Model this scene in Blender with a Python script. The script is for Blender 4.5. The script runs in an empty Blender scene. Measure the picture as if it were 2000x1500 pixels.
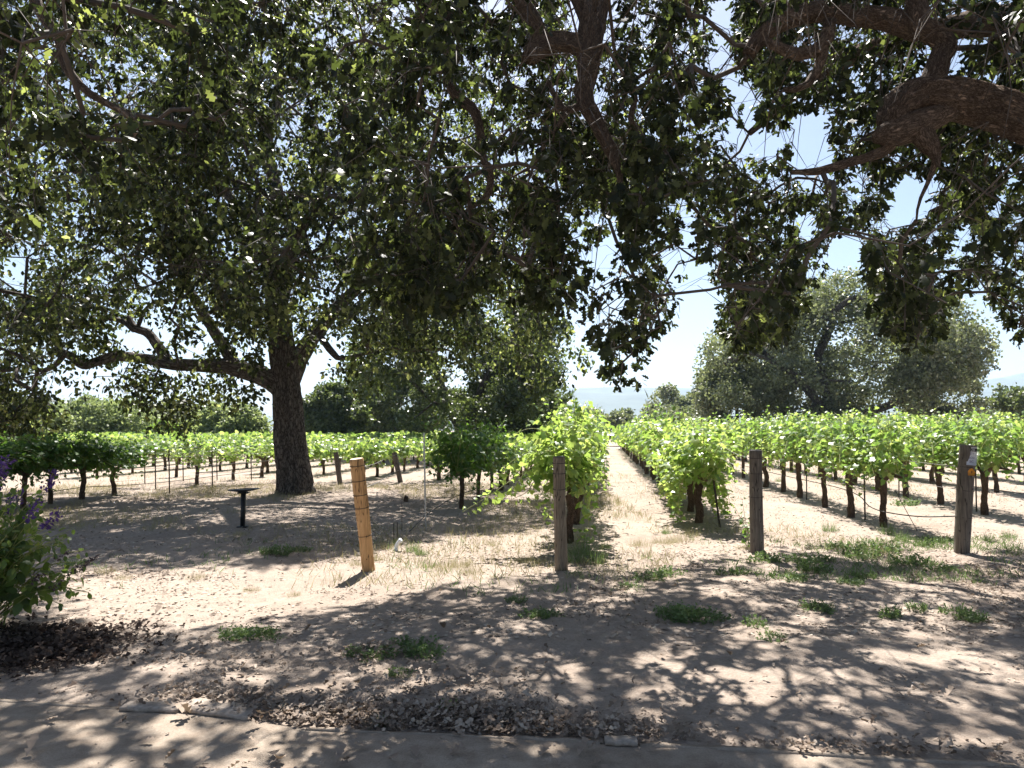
import bpy, math, random
import numpy as np
from mathutils import Matrix, Vector

# ------------------------------------------------------------------ camera, sky, sun, exposure
scene = bpy.context.scene
col = scene.collection
FPX, CAM_H, PITCH = 1400.0, 1.6, math.atan(90 / 1400.0)
cam_data = bpy.data.cameras.new('camera')
cam_data.sensor_width = 36.0
cam_data.lens = 36.0 * FPX / 2000.0
cam_data.clip_start, cam_data.clip_end = 0.05, 30000.0
cam = bpy.data.objects.new('camera', cam_data)
cam.location = (0, 0, CAM_H)
cam.rotation_euler = (math.pi / 2 + PITCH, 0, 0)
col.objects.link(cam)
scene.camera = cam

SUN_EL, SUN_AZ = math.radians(58.0), math.radians(-3.0)      # azimuth from +Y towards +X
SUN_DIR = np.array([math.sin(SUN_AZ) * math.cos(SUN_EL), math.cos(SUN_AZ) * math.cos(SUN_EL), math.sin(SUN_EL)])
world = bpy.data.worlds.new('World')
scene.world = world
world.use_nodes = True
wn = world.node_tree
sky = wn.nodes.new('ShaderNodeTexSky')
sky.sky_type = 'NISHITA'
sky.sun_disc = False
sky.sun_elevation = SUN_EL
sky.sun_rotation = SUN_AZ
sky.air_density, sky.dust_density, sky.ozone_density = 1.0, 1.6, 1.0
bg = wn.nodes['Background']
wn.links.new(sky.outputs[0], bg.inputs[0])
bg.inputs[1].default_value = 0.05
sun_data = bpy.data.lights.new('sun', 'SUN')
sun_data.energy, sun_data.angle, sun_data.color = 5.0, math.radians(0.53), (1.0, 0.96, 0.90)
sun = bpy.data.objects.new('sun', sun_data)
sun.rotation_euler = Vector(SUN_DIR).to_track_quat('Z', 'Y').to_euler()
sun.location = (0, 30, 40)
col.objects.link(sun)
scene.view_settings.view_transform = 'Standard'
scene.view_settings.look = 'None'
scene.view_settings.gamma = 1.0
scene.view_settings.use_curve_mapping = False
scene.view_settings.exposure = 1.62
cy = scene.cycles
cy.max_bounces, cy.diffuse_bounces, cy.glossy_bounces, cy.transmission_bounces = 5, 2, 1, 3
cy.volume_bounces, cy.transparent_max_bounces = 1, 6
cy.sample_clamp_indirect = 6.0
cy.use_denoising = True

# ------------------------------------------------------------------ helpers
rng = np.random.default_rng(11)
random.seed(11)
CP, SP = math.cos(PITCH), math.sin(PITCH)

def P(px, py, D):
    """photo pixel + distance along +Y -> world point"""
    u, v = (px - 1000) / FPX, (750 - py) / FPX
    d = np.array([u, CP - v * SP, SP + v * CP])
    return np.array([0, 0, CAM_H]) + d * (D / d[1])

def G(px, py, z=0.0):
    """photo pixel on the ground"""
    u, v = (px - 1000) / FPX, (750 - py) / FPX
    d = np.array([u, CP - v * SP, SP + v * CP])
    return np.array([0, 0, CAM_H]) + d * ((z - CAM_H) / d[2])

def to_px(p):
    q = p - np.array([0, 0, CAM_H])
    f = q[:, 1] * CP + q[:, 2] * SP
    v = -q[:, 1] * SP + q[:, 2] * CP
    f = np.where(f < 0.05, 0.05, f)
    return 1000 + FPX * q[:, 0] / f, 750 - FPX * v / f

def sun_ground(p):
    t = p[:, 2] / SUN_DIR[2]
    return p[:, :2] - SUN_DIR[:2] * t[:, None]

def in_poly(x, y, poly):
    poly = np.asarray(poly, float)
    inside = np.zeros(len(x), bool)
    j = len(poly) - 1
    for i in range(len(poly)):
        xi, yi = poly[i]; xj, yj = poly[j]
        c = ((yi > y) != (yj > y)) & (x < (xj - xi) * (y - yi) / (yj - yi + 1e-12) + xi)
        inside ^= c
        j = i
    return inside

def _h(ix, iy, iz, s):
    n = (ix.astype(np.int64) * 374761393 + iy.astype(np.int64) * 668265263 + iz.astype(np.int64) * 2147483647 + s * 974711) & 0xffffffff
    n = ((n ^ (n >> 13)) * 1274126177) & 0xffffffff
    n = (n ^ (n >> 16)) & 0xffffffff
    return n / 4294967295.0

def vnoise(p, s=0):
    p = np.asarray(p, float)
    if p.shape[1] == 2:
        p = np.column_stack([p, np.zeros(len(p))])
    i = np.floor(p); f = p - i; f = f * f * (3 - 2 * f)
    i = i.astype(np.int64)
    r = 0
    for a in (0, 1):
        for b in (0, 1):
            for c in (0, 1):
                w = (f[:, 0] if a else 1 - f[:, 0]) * (f[:, 1] if b else 1 - f[:, 1]) * (f[:, 2] if c else 1 - f[:, 2])
                r = r + w * _h(i[:, 0] + a, i[:, 1] + b, i[:, 2] + c, s)
    return r

def fbm(p, s=0, o=3):
    p = np.asarray(p, float)
    r, a, t = 0, 1.0, 0
    for k in range(o):
        r = r + a * vnoise(p * 2 ** k + 7.3 * k, s + k); t += a; a *= 0.5
    return r / t

def unit(v):
    return v / np.maximum(np.linalg.norm(v, axis=-1, keepdims=True), 1e-9)

class MB:
    def __init__(self):
        self.V, self.F, self.M, self.n = [], [], [], 0
    def add(self, v, f, mat=0):
        v = np.asarray(v, float)
        if len(v) == 0: return
        f = np.asarray(f, np.int64)
        self.V.append(v); self.F.append(f + self.n); self.M.append(np.full(len(f), mat)); self.n += len(v)
    def box(self, c, s, rz=0.0, mat=0):
        c = np.asarray(c, float); s = np.asarray(s, float) / 2
        v = np.array([[x, y, z] for x in (-1, 1) for y in (-1, 1) for z in (-1, 1)], float) * s
        ca, sa = math.cos(rz), math.sin(rz)
        v = np.column_stack([v[:, 0] * ca - v[:, 1] * sa, v[:, 0] * sa + v[:, 1] * ca, v[:, 2]]) + c
        self.add(v, [[0, 1, 3, 2], [4, 6, 7, 5], [0, 4, 5, 1], [2, 3, 7, 6], [0, 2, 6, 4], [1, 5, 7, 3]], mat)
    def mesh(self, name, mats, smooth=False, origin=None):
        me = bpy.data.meshes.new(name)
        v = np.concatenate(self.V) if self.V else np.zeros((0, 3))
        if origin is not None: v = v - np.asarray(origin, float)
        idx = np.concatenate([f.ravel() for f in self.F]); 
        tot = np.concatenate([np.full(len(f), f.shape[1]) for f in self.F])
        me.vertices.add(len(v)); me.vertices.foreach_set('co', v.astype(np.float32).ravel())
        me.loops.add(len(idx)); me.loops.foreach_set('vertex_index', idx.astype(np.int32))
        me.polygons.add(len(tot)); me.polygons.foreach_set('loop_start', np.concatenate([[0], np.cumsum(tot)[:-1]]).astype(np.int32))
        for m in (mats if isinstance(mats, (list, tuple)) else [mats]): me.materials.append(m)
        me.polygons.foreach_set('material_index', np.concatenate(self.M).astype(np.int32))
        if smooth: me.polygons.foreach_set('use_smooth', np.ones(len(tot), bool))
        me.update(calc_edges=True)
        return me
    def build(self, name, mats, parent=None, smooth=False, origin=None, **props):
        return link(name, self.mesh(name, mats, smooth, origin), parent, **props)

def link(name, me, parent=None, **props):
    o = bpy.data.objects.new(name, me)
    col.objects.link(o)
    o.parent = parent
    for k, v in props.items():
        if v is not None: o[k] = v
    return o

def thing(name, label, cat, loc, group=None, rz=0.0):
    o = bpy.data.objects.new(name, None)
    col.objects.link(o)
    o.empty_display_size = 0.2
    o.location = [float(c) for c in loc]
    o.rotation_euler = (0, 0, rz)
    o['label'], o['category'] = label, cat
    if group: o['group'] = group
    return o

def catmull(pts, n):
    pts = np.asarray(pts, float)
    q = np.vstack([2 * pts[0] - pts[1], pts, 2 * pts[-1] - pts[-2]])
    out = []
    m = len(pts) - 1
    for t in np.linspace(0, m, n):
        i = min(int(t), m - 1); f = t - i
        a, b, c, d = q[i], q[i + 1], q[i + 2], q[i + 3]
        out.append(0.5 * (2 * b + (c - a) * f + (2 * a - 5 * b + 4 * c - d) * f * f + (3 * b - a - 3 * c + d) * f ** 3))
    return np.array(out)

def tube(pts, rad, sides=8, ridge=None, cap=True):
    pts = np.asarray(pts, float); n = len(pts)
    rad = np.broadcast_to(np.asarray(rad, float), (n,))
    t = np.gradient(pts, axis=0); t = unit(t)
    u = np.cross(t[0], [0.31, 0.77, 0.56]); u = u / np.linalg.norm(u)
    U = []
    for k in range(n):
        u = u - t[k] * np.dot(u, t[k]); u = u / (np.linalg.norm(u) + 1e-9); U.append(u)
    U = np.array(U); W = np.cross(t, U)
    a = np.arange(sides) * 2 * math.pi / sides
    R = rad[:, None] * np.ones((1, sides))
    if ridge:
        amp, fa, fl, s = ridge
        L = np.concatenate([[0], np.cumsum(np.linalg.norm(np.diff(pts, axis=0), axis=1))])
        ca = np.repeat(np.cos(a)[None], n, 0).ravel(); sa = np.repeat(np.sin(a)[None], n, 0).ravel()
        LL = np.repeat(L[:, None], sides, 1).ravel()
        big = fbm(np.column_stack([ca * 1.3, sa * 1.3, LL * 0.9]), s, 2) - 0.5
        f = np.abs(fbm(np.column_stack([ca * fa, sa * fa, LL * fl]), s + 5, 3) - 0.5) * 2
        R = R * (1 + 0.35 * big.reshape(n, sides) + amp * (np.minimum(f, 0.35).reshape(n, sides) / 0.35 - 0.6))
    v = pts[:, None] + R[..., None] * (np.cos(a)[None, :, None] * U[:, None] + np.sin(a)[None, :, None] * W[:, None])
    v = v.reshape(-1, 3)
    i = np.arange(n - 1)[:, None] * sides; j = np.arange(sides)[None]; jn = (j + 1) % sides
    f = np.stack([i + j, i + jn, i + sides + jn, i + sides + j], -1).reshape(-1, 4)
    return v, f

def add_tube(mb, pts, rad, sides=8, ridge=None, mat=0, caps=True):
    v, f = tube(pts, rad, sides, ridge)
    if caps:
        n = len(v); v = np.vstack([v, pts[0], pts[-1]])
        mb.add(v, f, mat)
        k = mb.n - len(v)
        b = np.arange(sides); bn = (b + 1) % sides
        last = n - sides
        mb.F.append(np.stack([bn, b, np.full(sides, n)], -1) + k); mb.M.append(np.full(sides, mat))
        mb.F.append(np.stack([last + b, last + bn, np.full(sides, n + 1)], -1) + k); mb.M.append(np.full(sides, mat))
    else:
        mb.add(v, f, mat)

def bark_limb(name, mat, parent, base, q, rr, sides, ridge):
    mb = MB(); v, f = tube(q, rr, sides, ridge)
    n = len(v); v = np.vstack([v, q[:1], q[-1:]])
    mb.add(v, f)
    b = np.arange(sides); bn = (b + 1) % sides; last = n - sides
    mb.F.append(np.stack([bn, b, np.full(sides, n)], -1)); mb.M.append(np.zeros(sides))
    mb.F.append(np.stack([last + b, last + bn, np.full(sides, n + 1)], -1)); mb.M.append(np.zeros(sides))
    me = mb.mesh(name, mat, True, base)
    L = np.concatenate([[0], np.cumsum(np.linalg.norm(np.diff(q, axis=0), axis=1))]) + rng.uniform(0, 50)
    a = np.arange(sides) * 2 * math.pi / sides
    at = np.stack([np.cos(a)[None] * rr[:, None], np.sin(a)[None] * rr[:, None], np.repeat(L[:, None], sides, 1)], -1).reshape(-1, 3)
    at = np.vstack([at, [[0, 0, L[0]], [0, 0, L[-1]]]])
    A_ = me.attributes.new('along', 'FLOAT_VECTOR', 'POINT'); A_.data.foreach_set('vector', at.astype(np.float32).ravel())
    return link(name, me, parent)

# leaf templates: x = axis, y = across, z = normal, length 1
def strip_leaf(ts, ws, bend=0.15, cup=0.0):
    v = []
    for t, w in zip(ts, ws):
        z = -bend * t * t
        v += [[t, -w, z + cup * w], [t, w, z + cup * w]]
    f = [[2 * k, 2 * k + 2, 2 * k + 3, 2 * k + 1] for k in range(len(ts) - 1)]
    return np.array(v, float), np.array(f)
OAK = strip_leaf([0, .16, .30, .42, .56, .68, .82, 1.0], [.015, .05, .21, .10, .32, .15, .27, .03], .22)
OAK_MID = strip_leaf([0, .3, .48, 1.0], [.03, .27, .15, .22], .2)
OAK_FAR = strip_leaf([0, .5, 1.0], [.10, .36, .10], .25)
FAR_LEAF = (np.array([[0, 0, 0], [.5, -.36, -.12], [1, 0, -.25], [.5, .36, -.12]], float), np.array([[0, 1, 2, 3]]))
DRY = strip_leaf([0, .25, .45, .65, .82, 1.0], [.02, .2, .10, .3, .2, .04], -.35, .7)
CHIP = strip_leaf([0, .55, 1.0], [.10, .28, .05], -.25)
def vine_template():
    a = np.radians([-90, -58, -35, -8, 0, 8, 35, 58, 90])
    ang = [180, 128, 100, 68, 46, 22, 0, -22, -46, -68, -100, -128]
    r = [.10, .50, .40, .56, .42, .60, .66, .60, .42, .56, .40, .50]
    ang = [178, 130, 96, 62, 40, 18, 0, -18, -40, -62, -96, -130]
    v = [[0.02, 0, 0.03]]
    for d, q in zip(ang, r):
        x, y = q * math.cos(math.radians(d)), q * math.sin(math.radians(d))
        v.append([x, y, -0.30 * (x * x + y * y) + 0.10 * abs(y)])
    n = len(ang)
    f = [[0, 1 + k, 1 + (k + 1) % n] for k in range(n)]
    v = np.array(v); v[:, 0] += 0.35
    return v, np.array(f)[:, ::-1]
VINE = vine_template()
VINE_LOW = (np.array([[0, 0, 0], [.35, -.5, -.08], [.95, -.2, -.15], [.95, .2, -.15], [.35, .5, -.08]], float), np.array([[0, 1, 2, 3], [0, 2, 3, 4]])[:1])
VINE_LOW = (np.array([[-.02, 0, 0], [.3, -.5, -.1], [.8, -.33, -.12], [1.0, 0, -.2], [.8, .33, -.12], [.3, .5, -.1]], float), np.array([[0, 1, 2, 3], [0, 3, 4, 5]]))

def frames(axis, nrm):
    x = unit(axis); n = nrm - x * np.sum(nrm * x, -1, keepdims=True); z = unit(n); y = np.cross(z, x)
    return x, y, z

def add_leaves(mb, tpl, pos, axis, nrm, size, mat=0):
    tv, tf = tpl
    N = len(pos)
    if N == 0: return
    x, y, z = frames(axis, nrm)
    size = np.broadcast_to(np.asarray(size, float), (N,))
    v = (tv[None, :, 0, None] * x[:, None] + tv[None, :, 1, None] * y[:, None] + tv[None, :, 2, None] * z[:, None]) * size[:, None, None] + pos[:, None]
    f = tf[None] + (np.arange(N) * len(tv))[:, None, None]
    mb.add(v.reshape(-1, 3), f.reshape(-1, tf.shape[1]), mat)

def rand_dir(n, r=rng):
    return unit(r.normal(size=(n, 3)))

# ------------------------------------------------------------------ materials
def new_mat(name):
    m = bpy.data.materials.new(name); m.use_nodes = True
    nt = m.node_tree; b = nt.nodes['Principled BSDF']
    return m, nt, b

def ramp(nt, fac, stops):
    r = nt.nodes.new('ShaderNodeValToRGB')
    e = r.color_ramp.elements
    while len(e) < len(stops): e.new(0.5)
    for k, (p, c) in enumerate(stops):
        e[k].position = p; e[k].color = (*c, 1)
    nt.links.new(fac, r.inputs[0])
    return r.outputs[0]

def noise_node(nt, scale, detail=4, rough=0.6, vec=None, dist=0.0):
    n = nt.nodes.new('ShaderNodeTexNoise')
    n.inputs['Scale'].default_value = scale; n.inputs['Detail'].default_value = detail
    n.inputs['Roughness'].default_value = rough; n.inputs['Distortion'].default_value = dist
    if vec is not None: nt.links.new(vec, n.inputs['Vector'])
    return n

def bump(nt, b, h, strength, dist=0.02):
    k = nt.nodes.new('ShaderNodeBump')
    k.inputs['Strength'].default_value = strength; k.inputs['Distance'].default_value = dist
    nt.links.new(h, k.inputs['Height']); nt.links.new(k.outputs[0], b.inputs['Normal'])

def mixc(nt, a, b, fac, mode='MIX'):
    m = nt.nodes.new('ShaderNodeMix'); m.data_type = 'RGBA'; m.blend_type = mode
    for s, val in ((m.inputs[6], a), (m.inputs[7], b)):
        if isinstance(val, tuple): s.default_value = (*val, 1)
        else: nt.links.new(val, s)
    if isinstance(fac, float): m.inputs[0].default_value = fac
    else: nt.links.new(fac, m.inputs[0])
    return m.outputs[2]

def leaf_mat(name, cols, trans, tmix=0.4, rough=0.5, spec=0.35, tpos=None):
    m, nt, b = new_mat(name)
    g = nt.nodes.new('ShaderNodeNewGeometry')
    c = ramp(nt, g.outputs['Random Per Island'], [(k / (len(cols) - 1), x) for k, x in enumerate(cols)])
    nt.links.new(c, b.inputs['Base Color'])
    b.inputs['Roughness'].default_value = rough; b.inputs['Specular IOR Level'].default_value = spec
    t = nt.nodes.new('ShaderNodeBsdfTranslucent')
    ct = ramp(nt, g.outputs['Random Per Island'], [(tpos[k] if tpos else k / (len(trans) - 1), x) for k, x in enumerate(trans)])
    nt.links.new(ct, t.inputs[0])
    mx = nt.nodes.new('ShaderNodeMixShader'); mx.inputs[0].default_value = tmix
    nt.links.new(b.outputs[0], mx.inputs[1]); nt.links.new(t.outputs[0], mx.inputs[2])
    nt.links.new(mx.outputs[0], nt.nodes['Material Output'].inputs[0])
    return m

def plain(name, c, rough=0.7, metal=0.0, var=0.0, vscale=20.0, bmp=0.0):
    m, nt, b = new_mat(name)
    b.inputs['Roughness'].default_value = rough; b.inputs['Metallic'].default_value = metal
    if var > 0:
        tc = nt.nodes.new('ShaderNodeTexCoord')
        n = noise_node(nt, vscale, 5, 0.6, tc.outputs['Object'])
        cc = ramp(nt, n.outputs[0], [(0.25, tuple(x * (1 - var) for x in c)), (0.75, tuple(min(1, x * (1 + var)) for x in c))])
        nt.links.new(cc, b.inputs['Base Color'])
        if bmp: bump(nt, b, n.outputs[0], bmp, 0.01)
    else:
        b.inputs['Base Color'].default_value = (*c, 1)
    return m

def bark_mat(name, dark, light, scale=9.0, stretch=0.25, attr=False):
    m, nt, b = new_mat(name)
    if attr:
        tc = nt.nodes.new('ShaderNodeAttribute'); tc.attribute_name = 'along'; vec = tc.outputs['Vector']
    else:
        tc = nt.nodes.new('ShaderNodeTexCoord'); vec = tc.outputs['Object']
    mp = nt.nodes.new('ShaderNodeMapping'); mp.inputs['Scale'].default_value = (1, 1, stretch)
    nt.links.new(vec, mp.inputs[0])
    n = noise_node(nt, scale * 1.6, 6, 0.65, mp.outputs[0], 0.4)
    v = nt.nodes.new('ShaderNodeTexVoronoi'); v.feature = 'DISTANCE_TO_EDGE'; v.inputs['Scale'].default_value = scale * 1.7
    wob = mixc(nt, mp.outputs[0], n.outputs['Color'], 0.12)
    nt.links.new(wob, v.inputs['Vector'])
    e = nt.nodes.new('ShaderNodeMath'); e.operation = 'MULTIPLY'; e.inputs[1].default_value = 3.0; e.use_clamp = True
    nt.links.new(v.outputs[0], e.inputs[0])
    h = nt.nodes.new('ShaderNodeMath'); h.operation = 'MULTIPLY_ADD'; h.inputs[1].default_value = 0.6
    nt.links.new(n.outputs[0], h.inputs[0]); nt.links.new(e.outputs[0], h.inputs[2])
    nt.links.new(ramp(nt, h.outputs[0], [(0.25, dark), (0.95, light)]), b.inputs['Base Color'])
    b.inputs['Roughness'].default_value = 0.9; b.inputs['Specular IOR Level'].default_value = 0.2
    bump(nt, b, h.outputs[0], 1.0, 0.04)
    return m

M = {}
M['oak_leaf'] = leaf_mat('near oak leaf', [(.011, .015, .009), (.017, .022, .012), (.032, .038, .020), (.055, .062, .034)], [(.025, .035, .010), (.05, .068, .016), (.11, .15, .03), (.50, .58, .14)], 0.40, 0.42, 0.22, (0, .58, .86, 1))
M['oak_leaf_b'] = leaf_mat('vineyard oak leaf', [(.013, .018, .010), (.022, .028, .014), (.040, .048, .024), (.085, .095, .050)], [(.035, .048, .012), (.08, .11, .024), (.22, .28, .06), (.70, .74, .24)], 0.45, 0.36, 0.35, (0, .5, .8, 1))
M['liveoak'] = leaf_mat('live oak leaf', [(.09, .10, .058), (.16, .172, .10), (.30, .31, .20)], [(.12, .15, .05), (.20, .24, .08), (.36, .40, .17)], 0.38, 0.4, 0.5)
M['darkoak'] = leaf_mat('dark oak leaf', [(.050, .066, .028), (.078, .098, .040), (.13, .15, .07)], [(.09, .13, .03), (.14, .19, .04), (.26, .32, .08)], 0.35, 0.4, 0.5)
M['willow'] = leaf_mat('willow leaf', [(.12, .16, .065), (.16, .20, .085), (.21, .25, .11)], [(.24, .30, .10), (.30, .37, .12), (.38, .44, .16)], 0.45, 0.5)
M['lime_shrub'] = leaf_mat('lime shrub leaf', [(.10, .17, .035), (.15, .24, .05)], [(.26, .40, .06), (.34, .5, .08)], 0.4, 0.5)
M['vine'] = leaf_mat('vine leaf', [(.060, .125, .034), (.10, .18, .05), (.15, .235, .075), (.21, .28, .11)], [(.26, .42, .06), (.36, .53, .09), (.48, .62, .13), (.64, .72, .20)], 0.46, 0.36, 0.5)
M['vine_mid'] = leaf_mat('green vine leaf', [(.045, .10, .028), (.075, .145, .04), (.11, .19, .055), (.19, .26, .11)], [(.18, .32, .05), (.26, .42, .07), (.38, .54, .10), (.6, .68, .18)], 0.44, 0.36, 0.5)
M['vine_dark'] = leaf_mat('shade-darkened vine leaf', [(.035, .085, .022), (.055, .12, .028), (.075, .15, .035)], [(.12, .25, .03), (.18, .34, .04), (.26, .42, .05)], 0.36, 0.45, 0.35)  # leaf colour darkened to carry the oak's shade over the vines
M['cane'] = plain('green cane', (.26, .28, .08), 0.6, 0, .3, 30)
M['vine_bark'] = bark_mat('vine bark', (.06, .038, .028), (.30, .20, .14), 26, .2)
M['bark'] = bark_mat('oak bark', (.038, .032, .028), (.27, .235, .205), 12, .28, True)
M['bark_far'] = bark_mat('distant bark', (.035, .028, .024), (.17, .145, .125), 9, .25)
M['bark_near'] = bark_mat('near oak bark', (.055, .038, .029), (.33, .245, .185), 21, .34, True)
M['twig'] = plain('twig bark', (.075, .058, .046), .85, 0, .35, 12)
M['bush_leaf'] = leaf_mat('sage bush leaf', [(.03, .062, .02), (.05, .095, .028), (.085, .135, .042)], [(.12, .21, .03), (.20, .31, .05), (.40, .50, .10)], 0.4, 0.45)
M['purple'] = leaf_mat('purple flower', [(.06, .03, .13), (.11, .055, .22), (.04, .022, .08)], [(.10, .045, .22), (.17, .08, .33)], 0.3, .6)
M['seedhead'] = plain('brown seed head', (.08, .05, .05), .9, 0, .4, 40)
M['weed'] = leaf_mat('green weed', [(.075, .12, .045), (.11, .165, .062), (.17, .22, .10)], [(.15, .24, .06), (.22, .31, .09)], 0.35, .55)
M['drygrass'] = leaf_mat('dry grass', [(.30, .26, .12), (.38, .33, .19), (.46, .40, .26), (.22, .26, .10)], [(.30, .27, .12), (.36, .32, .16)], 0.3, .7, .2)
M['litter'] = leaf_mat('dry leaf', [(.12, .085, .065), (.21, .158, .12), (.31, .245, .195), (.42, .35, .285)], [(.20, .14, .09), (.28, .21, .14)], 0.15, .75, .2)
M['mulch'] = leaf_mat('dark mulch', [(.030, .020, .016), (.060, .042, .033), (.11, .08, .064)], [(.08, .05, .04), (.1, .06, .05)], 0.08, .85, .15)
M['chip'] = leaf_mat('straw chip', [(.26, .20, .155), (.36, .29, .235), (.46, .385, .32), (.52, .45, .36)], [(.2, .16, .12), (.3, .24, .18)], 0.12, .8, .15)
M['black_metal'] = plain('black painted metal', (.012, .012, .014), .5, .2, .3, 25)
M['stake'] = plain('rusty dark stake', (.05, .038, .03), .8, .3, .4, 30)
M['galv'] = plain('galvanised steel', (.42, .42, .42), .5, .6, .25, 30)
M['wire'] = plain('wire', (.22, .21, .20), .5, .7)
M['hose'] = plain('black hose', (.022, .02, .02), .6)
M['pvc'] = plain('white plastic', (.75, .76, .78), .5, 0, .08, 30)
M['board'] = plain('weathered edging board', (.31, .255, .21), .9, 0, .4, 30, .8)
M['sign'] = plain('white sign plate', (.66, .67, .72), .55, 0, .06, 40)
M['sign_black'] = plain('black ink', (.012, .012, .015), .6)
M['sign_blue'] = plain('blue ink', (.10, .10, .20), .6)
M['sign_pale'] = plain('pale ink', (.5, .5, .5), .6)
M['orange'] = plain('orange plastic', (.62, .25, .02), .45, 0, .15, 30)

def post_mat(name, a, b_, c):
    m, nt, b = new_mat(name)
    tc = nt.nodes.new('ShaderNodeTexCoord')
    mp = nt.nodes.new('ShaderNodeMapping'); mp.inputs['Scale'].default_value = (1, 1, .06)
    nt.links.new(tc.outputs['Object'], mp.inputs[0])
    n = noise_node(nt, 55, 6, .65, mp.outputs[0], .3)
    n2 = noise_node(nt, 5, 3, .6, tc.outputs['Object'])
    c1 = ramp(nt, n.outputs[0], [(.3, a), (.55, b_), (.8, c)])
    c2 = mixc(nt, c1, a, ramp(nt, n2.outputs[0], [(.45, (0, 0, 0)), (.75, (.7, .7, .7))]))
    mp2 = nt.nodes.new('ShaderNodeMapping'); mp2.inputs['Scale'].default_value = (1, 1, .09)
    nt.links.new(tc.outputs['Object'], mp2.inputs[0])
    n4 = noise_node(nt, 17, 2, .5, mp2.outputs[0], .2)
    c2 = mixc(nt, c2, tuple(x * .22 for x in a), ramp(nt, n4.outputs[0], [(.475, (0, 0, 0)), (.492, (.85, .85, .85)), (.50, (.85, .85, .85)), (.515, (0, 0, 0))]))
    n5 = noise_node(nt, 11, 2, .5, tc.outputs['Object'])
    c2 = mixc(nt, c2, tuple(x * .45 for x in a), ramp(nt, n5.outputs[0], [(.68, (0, 0, 0)), (.74, (.8, .8, .8))]))
    nt.links.new(c2, b.inputs['Base Color'])
    b.inputs['Roughness'].default_value = .8; b.inputs['Specular IOR Level'].default_value = .25
    bump(nt, b, n.outputs[0], .5, .006)
    return m
M['post_new'] = post_mat('golden pine post', (.36, .20, .085), (.52, .315, .145), (.60, .40, .21))
M['post_old'] = post_mat('grey weathered post', (.085, .07, .058), (.17, .145, .12), (.26, .225, .185))
M['post_tan'] = post_mat('tan weathered post', (.13, .10, .072), (.24, .19, .135), (.33, .27, .2))
M['endgrain'] = plain('pale end grain', (.62, .50, .36), .8, 0, .15, 30)
M['endgrain_old'] = plain('dark end grain', (.05, .044, .038), .9, 0, .3, 40)

def ground_mat():
    m, nt, b = new_mat('dry vineyard dirt')
    tc = nt.nodes.new('ShaderNodeTexCoord')
    n1 = noise_node(nt, .45, 5, .6, tc.outputs['Object'])
    n2 = noise_node(nt, 9, 6, .7, tc.outputs['Object'])
    n3 = noise_node(nt, 55, 4, .7, tc.outputs['Object'])
    c1 = ramp(nt, n1.outputs[0], [(.32, (.25, .195, .155)), (.5, (.36, .295, .245)), (.66, (.42, .35, .295))])
    c2 = ramp(nt, n2.outputs[0], [(.3, (.24, .185, .145)), (.7, (.43, .36, .30))])
    c = mixc(nt, c1, c2, .5)
    c = mixc(nt, c, ramp(nt, n3.outputs[0], [(.3, (.55, .52, .5)), (.6, (1, 1, 1))]), .55, 'MULTIPLY')
    nt.links.new(c, b.inputs['Base Color'])
    b.inputs['Roughness'].default_value = .95; b.inputs['Specular IOR Level'].default_value = .1
    s = nt.nodes.new('ShaderNodeMath'); s.operation = 'ADD'
    nt.links.new(n2.outputs[0], s.inputs[0]); nt.links.new(n3.outputs[0], s.inputs[1])
    bump(nt, b, s.outputs[0], .6, .03)
    return m
M['ground'] = ground_mat()
def path_mat():
    m, nt, b = new_mat('sandy path')
    tc = nt.nodes.new('ShaderNodeTexCoord')
    n1 = noise_node(nt, 1.1, 4, .6, tc.outputs['Object'])
    n3 = noise_node(nt, 90, 5, .8, tc.outputs['Object'])
    n6 = noise_node(nt, 7, 6, .7, tc.outputs['Object'])
    c = ramp(nt, n1.outputs[0], [(.35, (.33, .27, .215)), (.65, (.42, .35, .285))])
    c = mixc(nt, c, ramp(nt, n3.outputs[0], [(.3, (.55, .53, .5)), (.6, (1, 1, 1))]), .6, 'MULTIPLY')
    nt.links.new(c, b.inputs['Base Color'])
    b.inputs['Roughness'].default_value = .95; b.inputs['Specular IOR Level'].default_value = .1
    c = mixc(nt, c, ramp(nt, n6.outputs[0], [(.35, (.62, .58, .55)), (.6, (1, 1, 1))]), .7, 'MULTIPLY')
    nt.links.new(c, b.inputs['Base Color'])
    bump(nt, b, n3.outputs[0], .6, .015)
    return m
M['path'] = path_mat()
M['hill'] = plain('chaparral hillside', (.07, .085, .06), .95, 0, .35, .01)

# ------------------------------------------------------------------ ground, path, hills
def axis_coords(lo, hi, step, far):
    a = list(np.arange(lo, hi + 1e-6, step))
    s, x = step, hi
    while x < far: s *= 1.35; x += s; a.append(x)
    s, x = step, lo
    while x > -far: s *= 1.35; x -= s; a.insert(0, x)
    return np.array(a)

def ground_h(x, y):
    p = np.column_stack([x, y])
    d = np.hypot(x, y - 8)
    fade = np.clip((30 - d) / 15, 0, 1)
    near = np.clip((y - 4.2) / 1.0, 0, 1)            # the path strip stays flat
    return ((fbm(p * .55, 3, 2) - .5) * .10 + (fbm(p * 3.1, 9, 3) - .5) * .055) * fade * near

gx, gy = axis_coords(-12, 13, .11, 9000), axis_coords(2.2, 24, .11, 9000)
X, Y = np.meshgrid(gx, gy)
x, y = X.ravel(), Y.ravel()
z = ground_h(x, y)
w = len(gx)
i = (np.arange(len(gy) - 1)[:, None] * w + np.arange(w - 1)[None]).ravel()
mb = MB(); mb.add(np.column_stack([x, y, z]), np.stack([i, i + 1, i + w + 1, i + w], -1))
ground = mb.build('ground', M['ground'], smooth=True, kind='structure')

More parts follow.
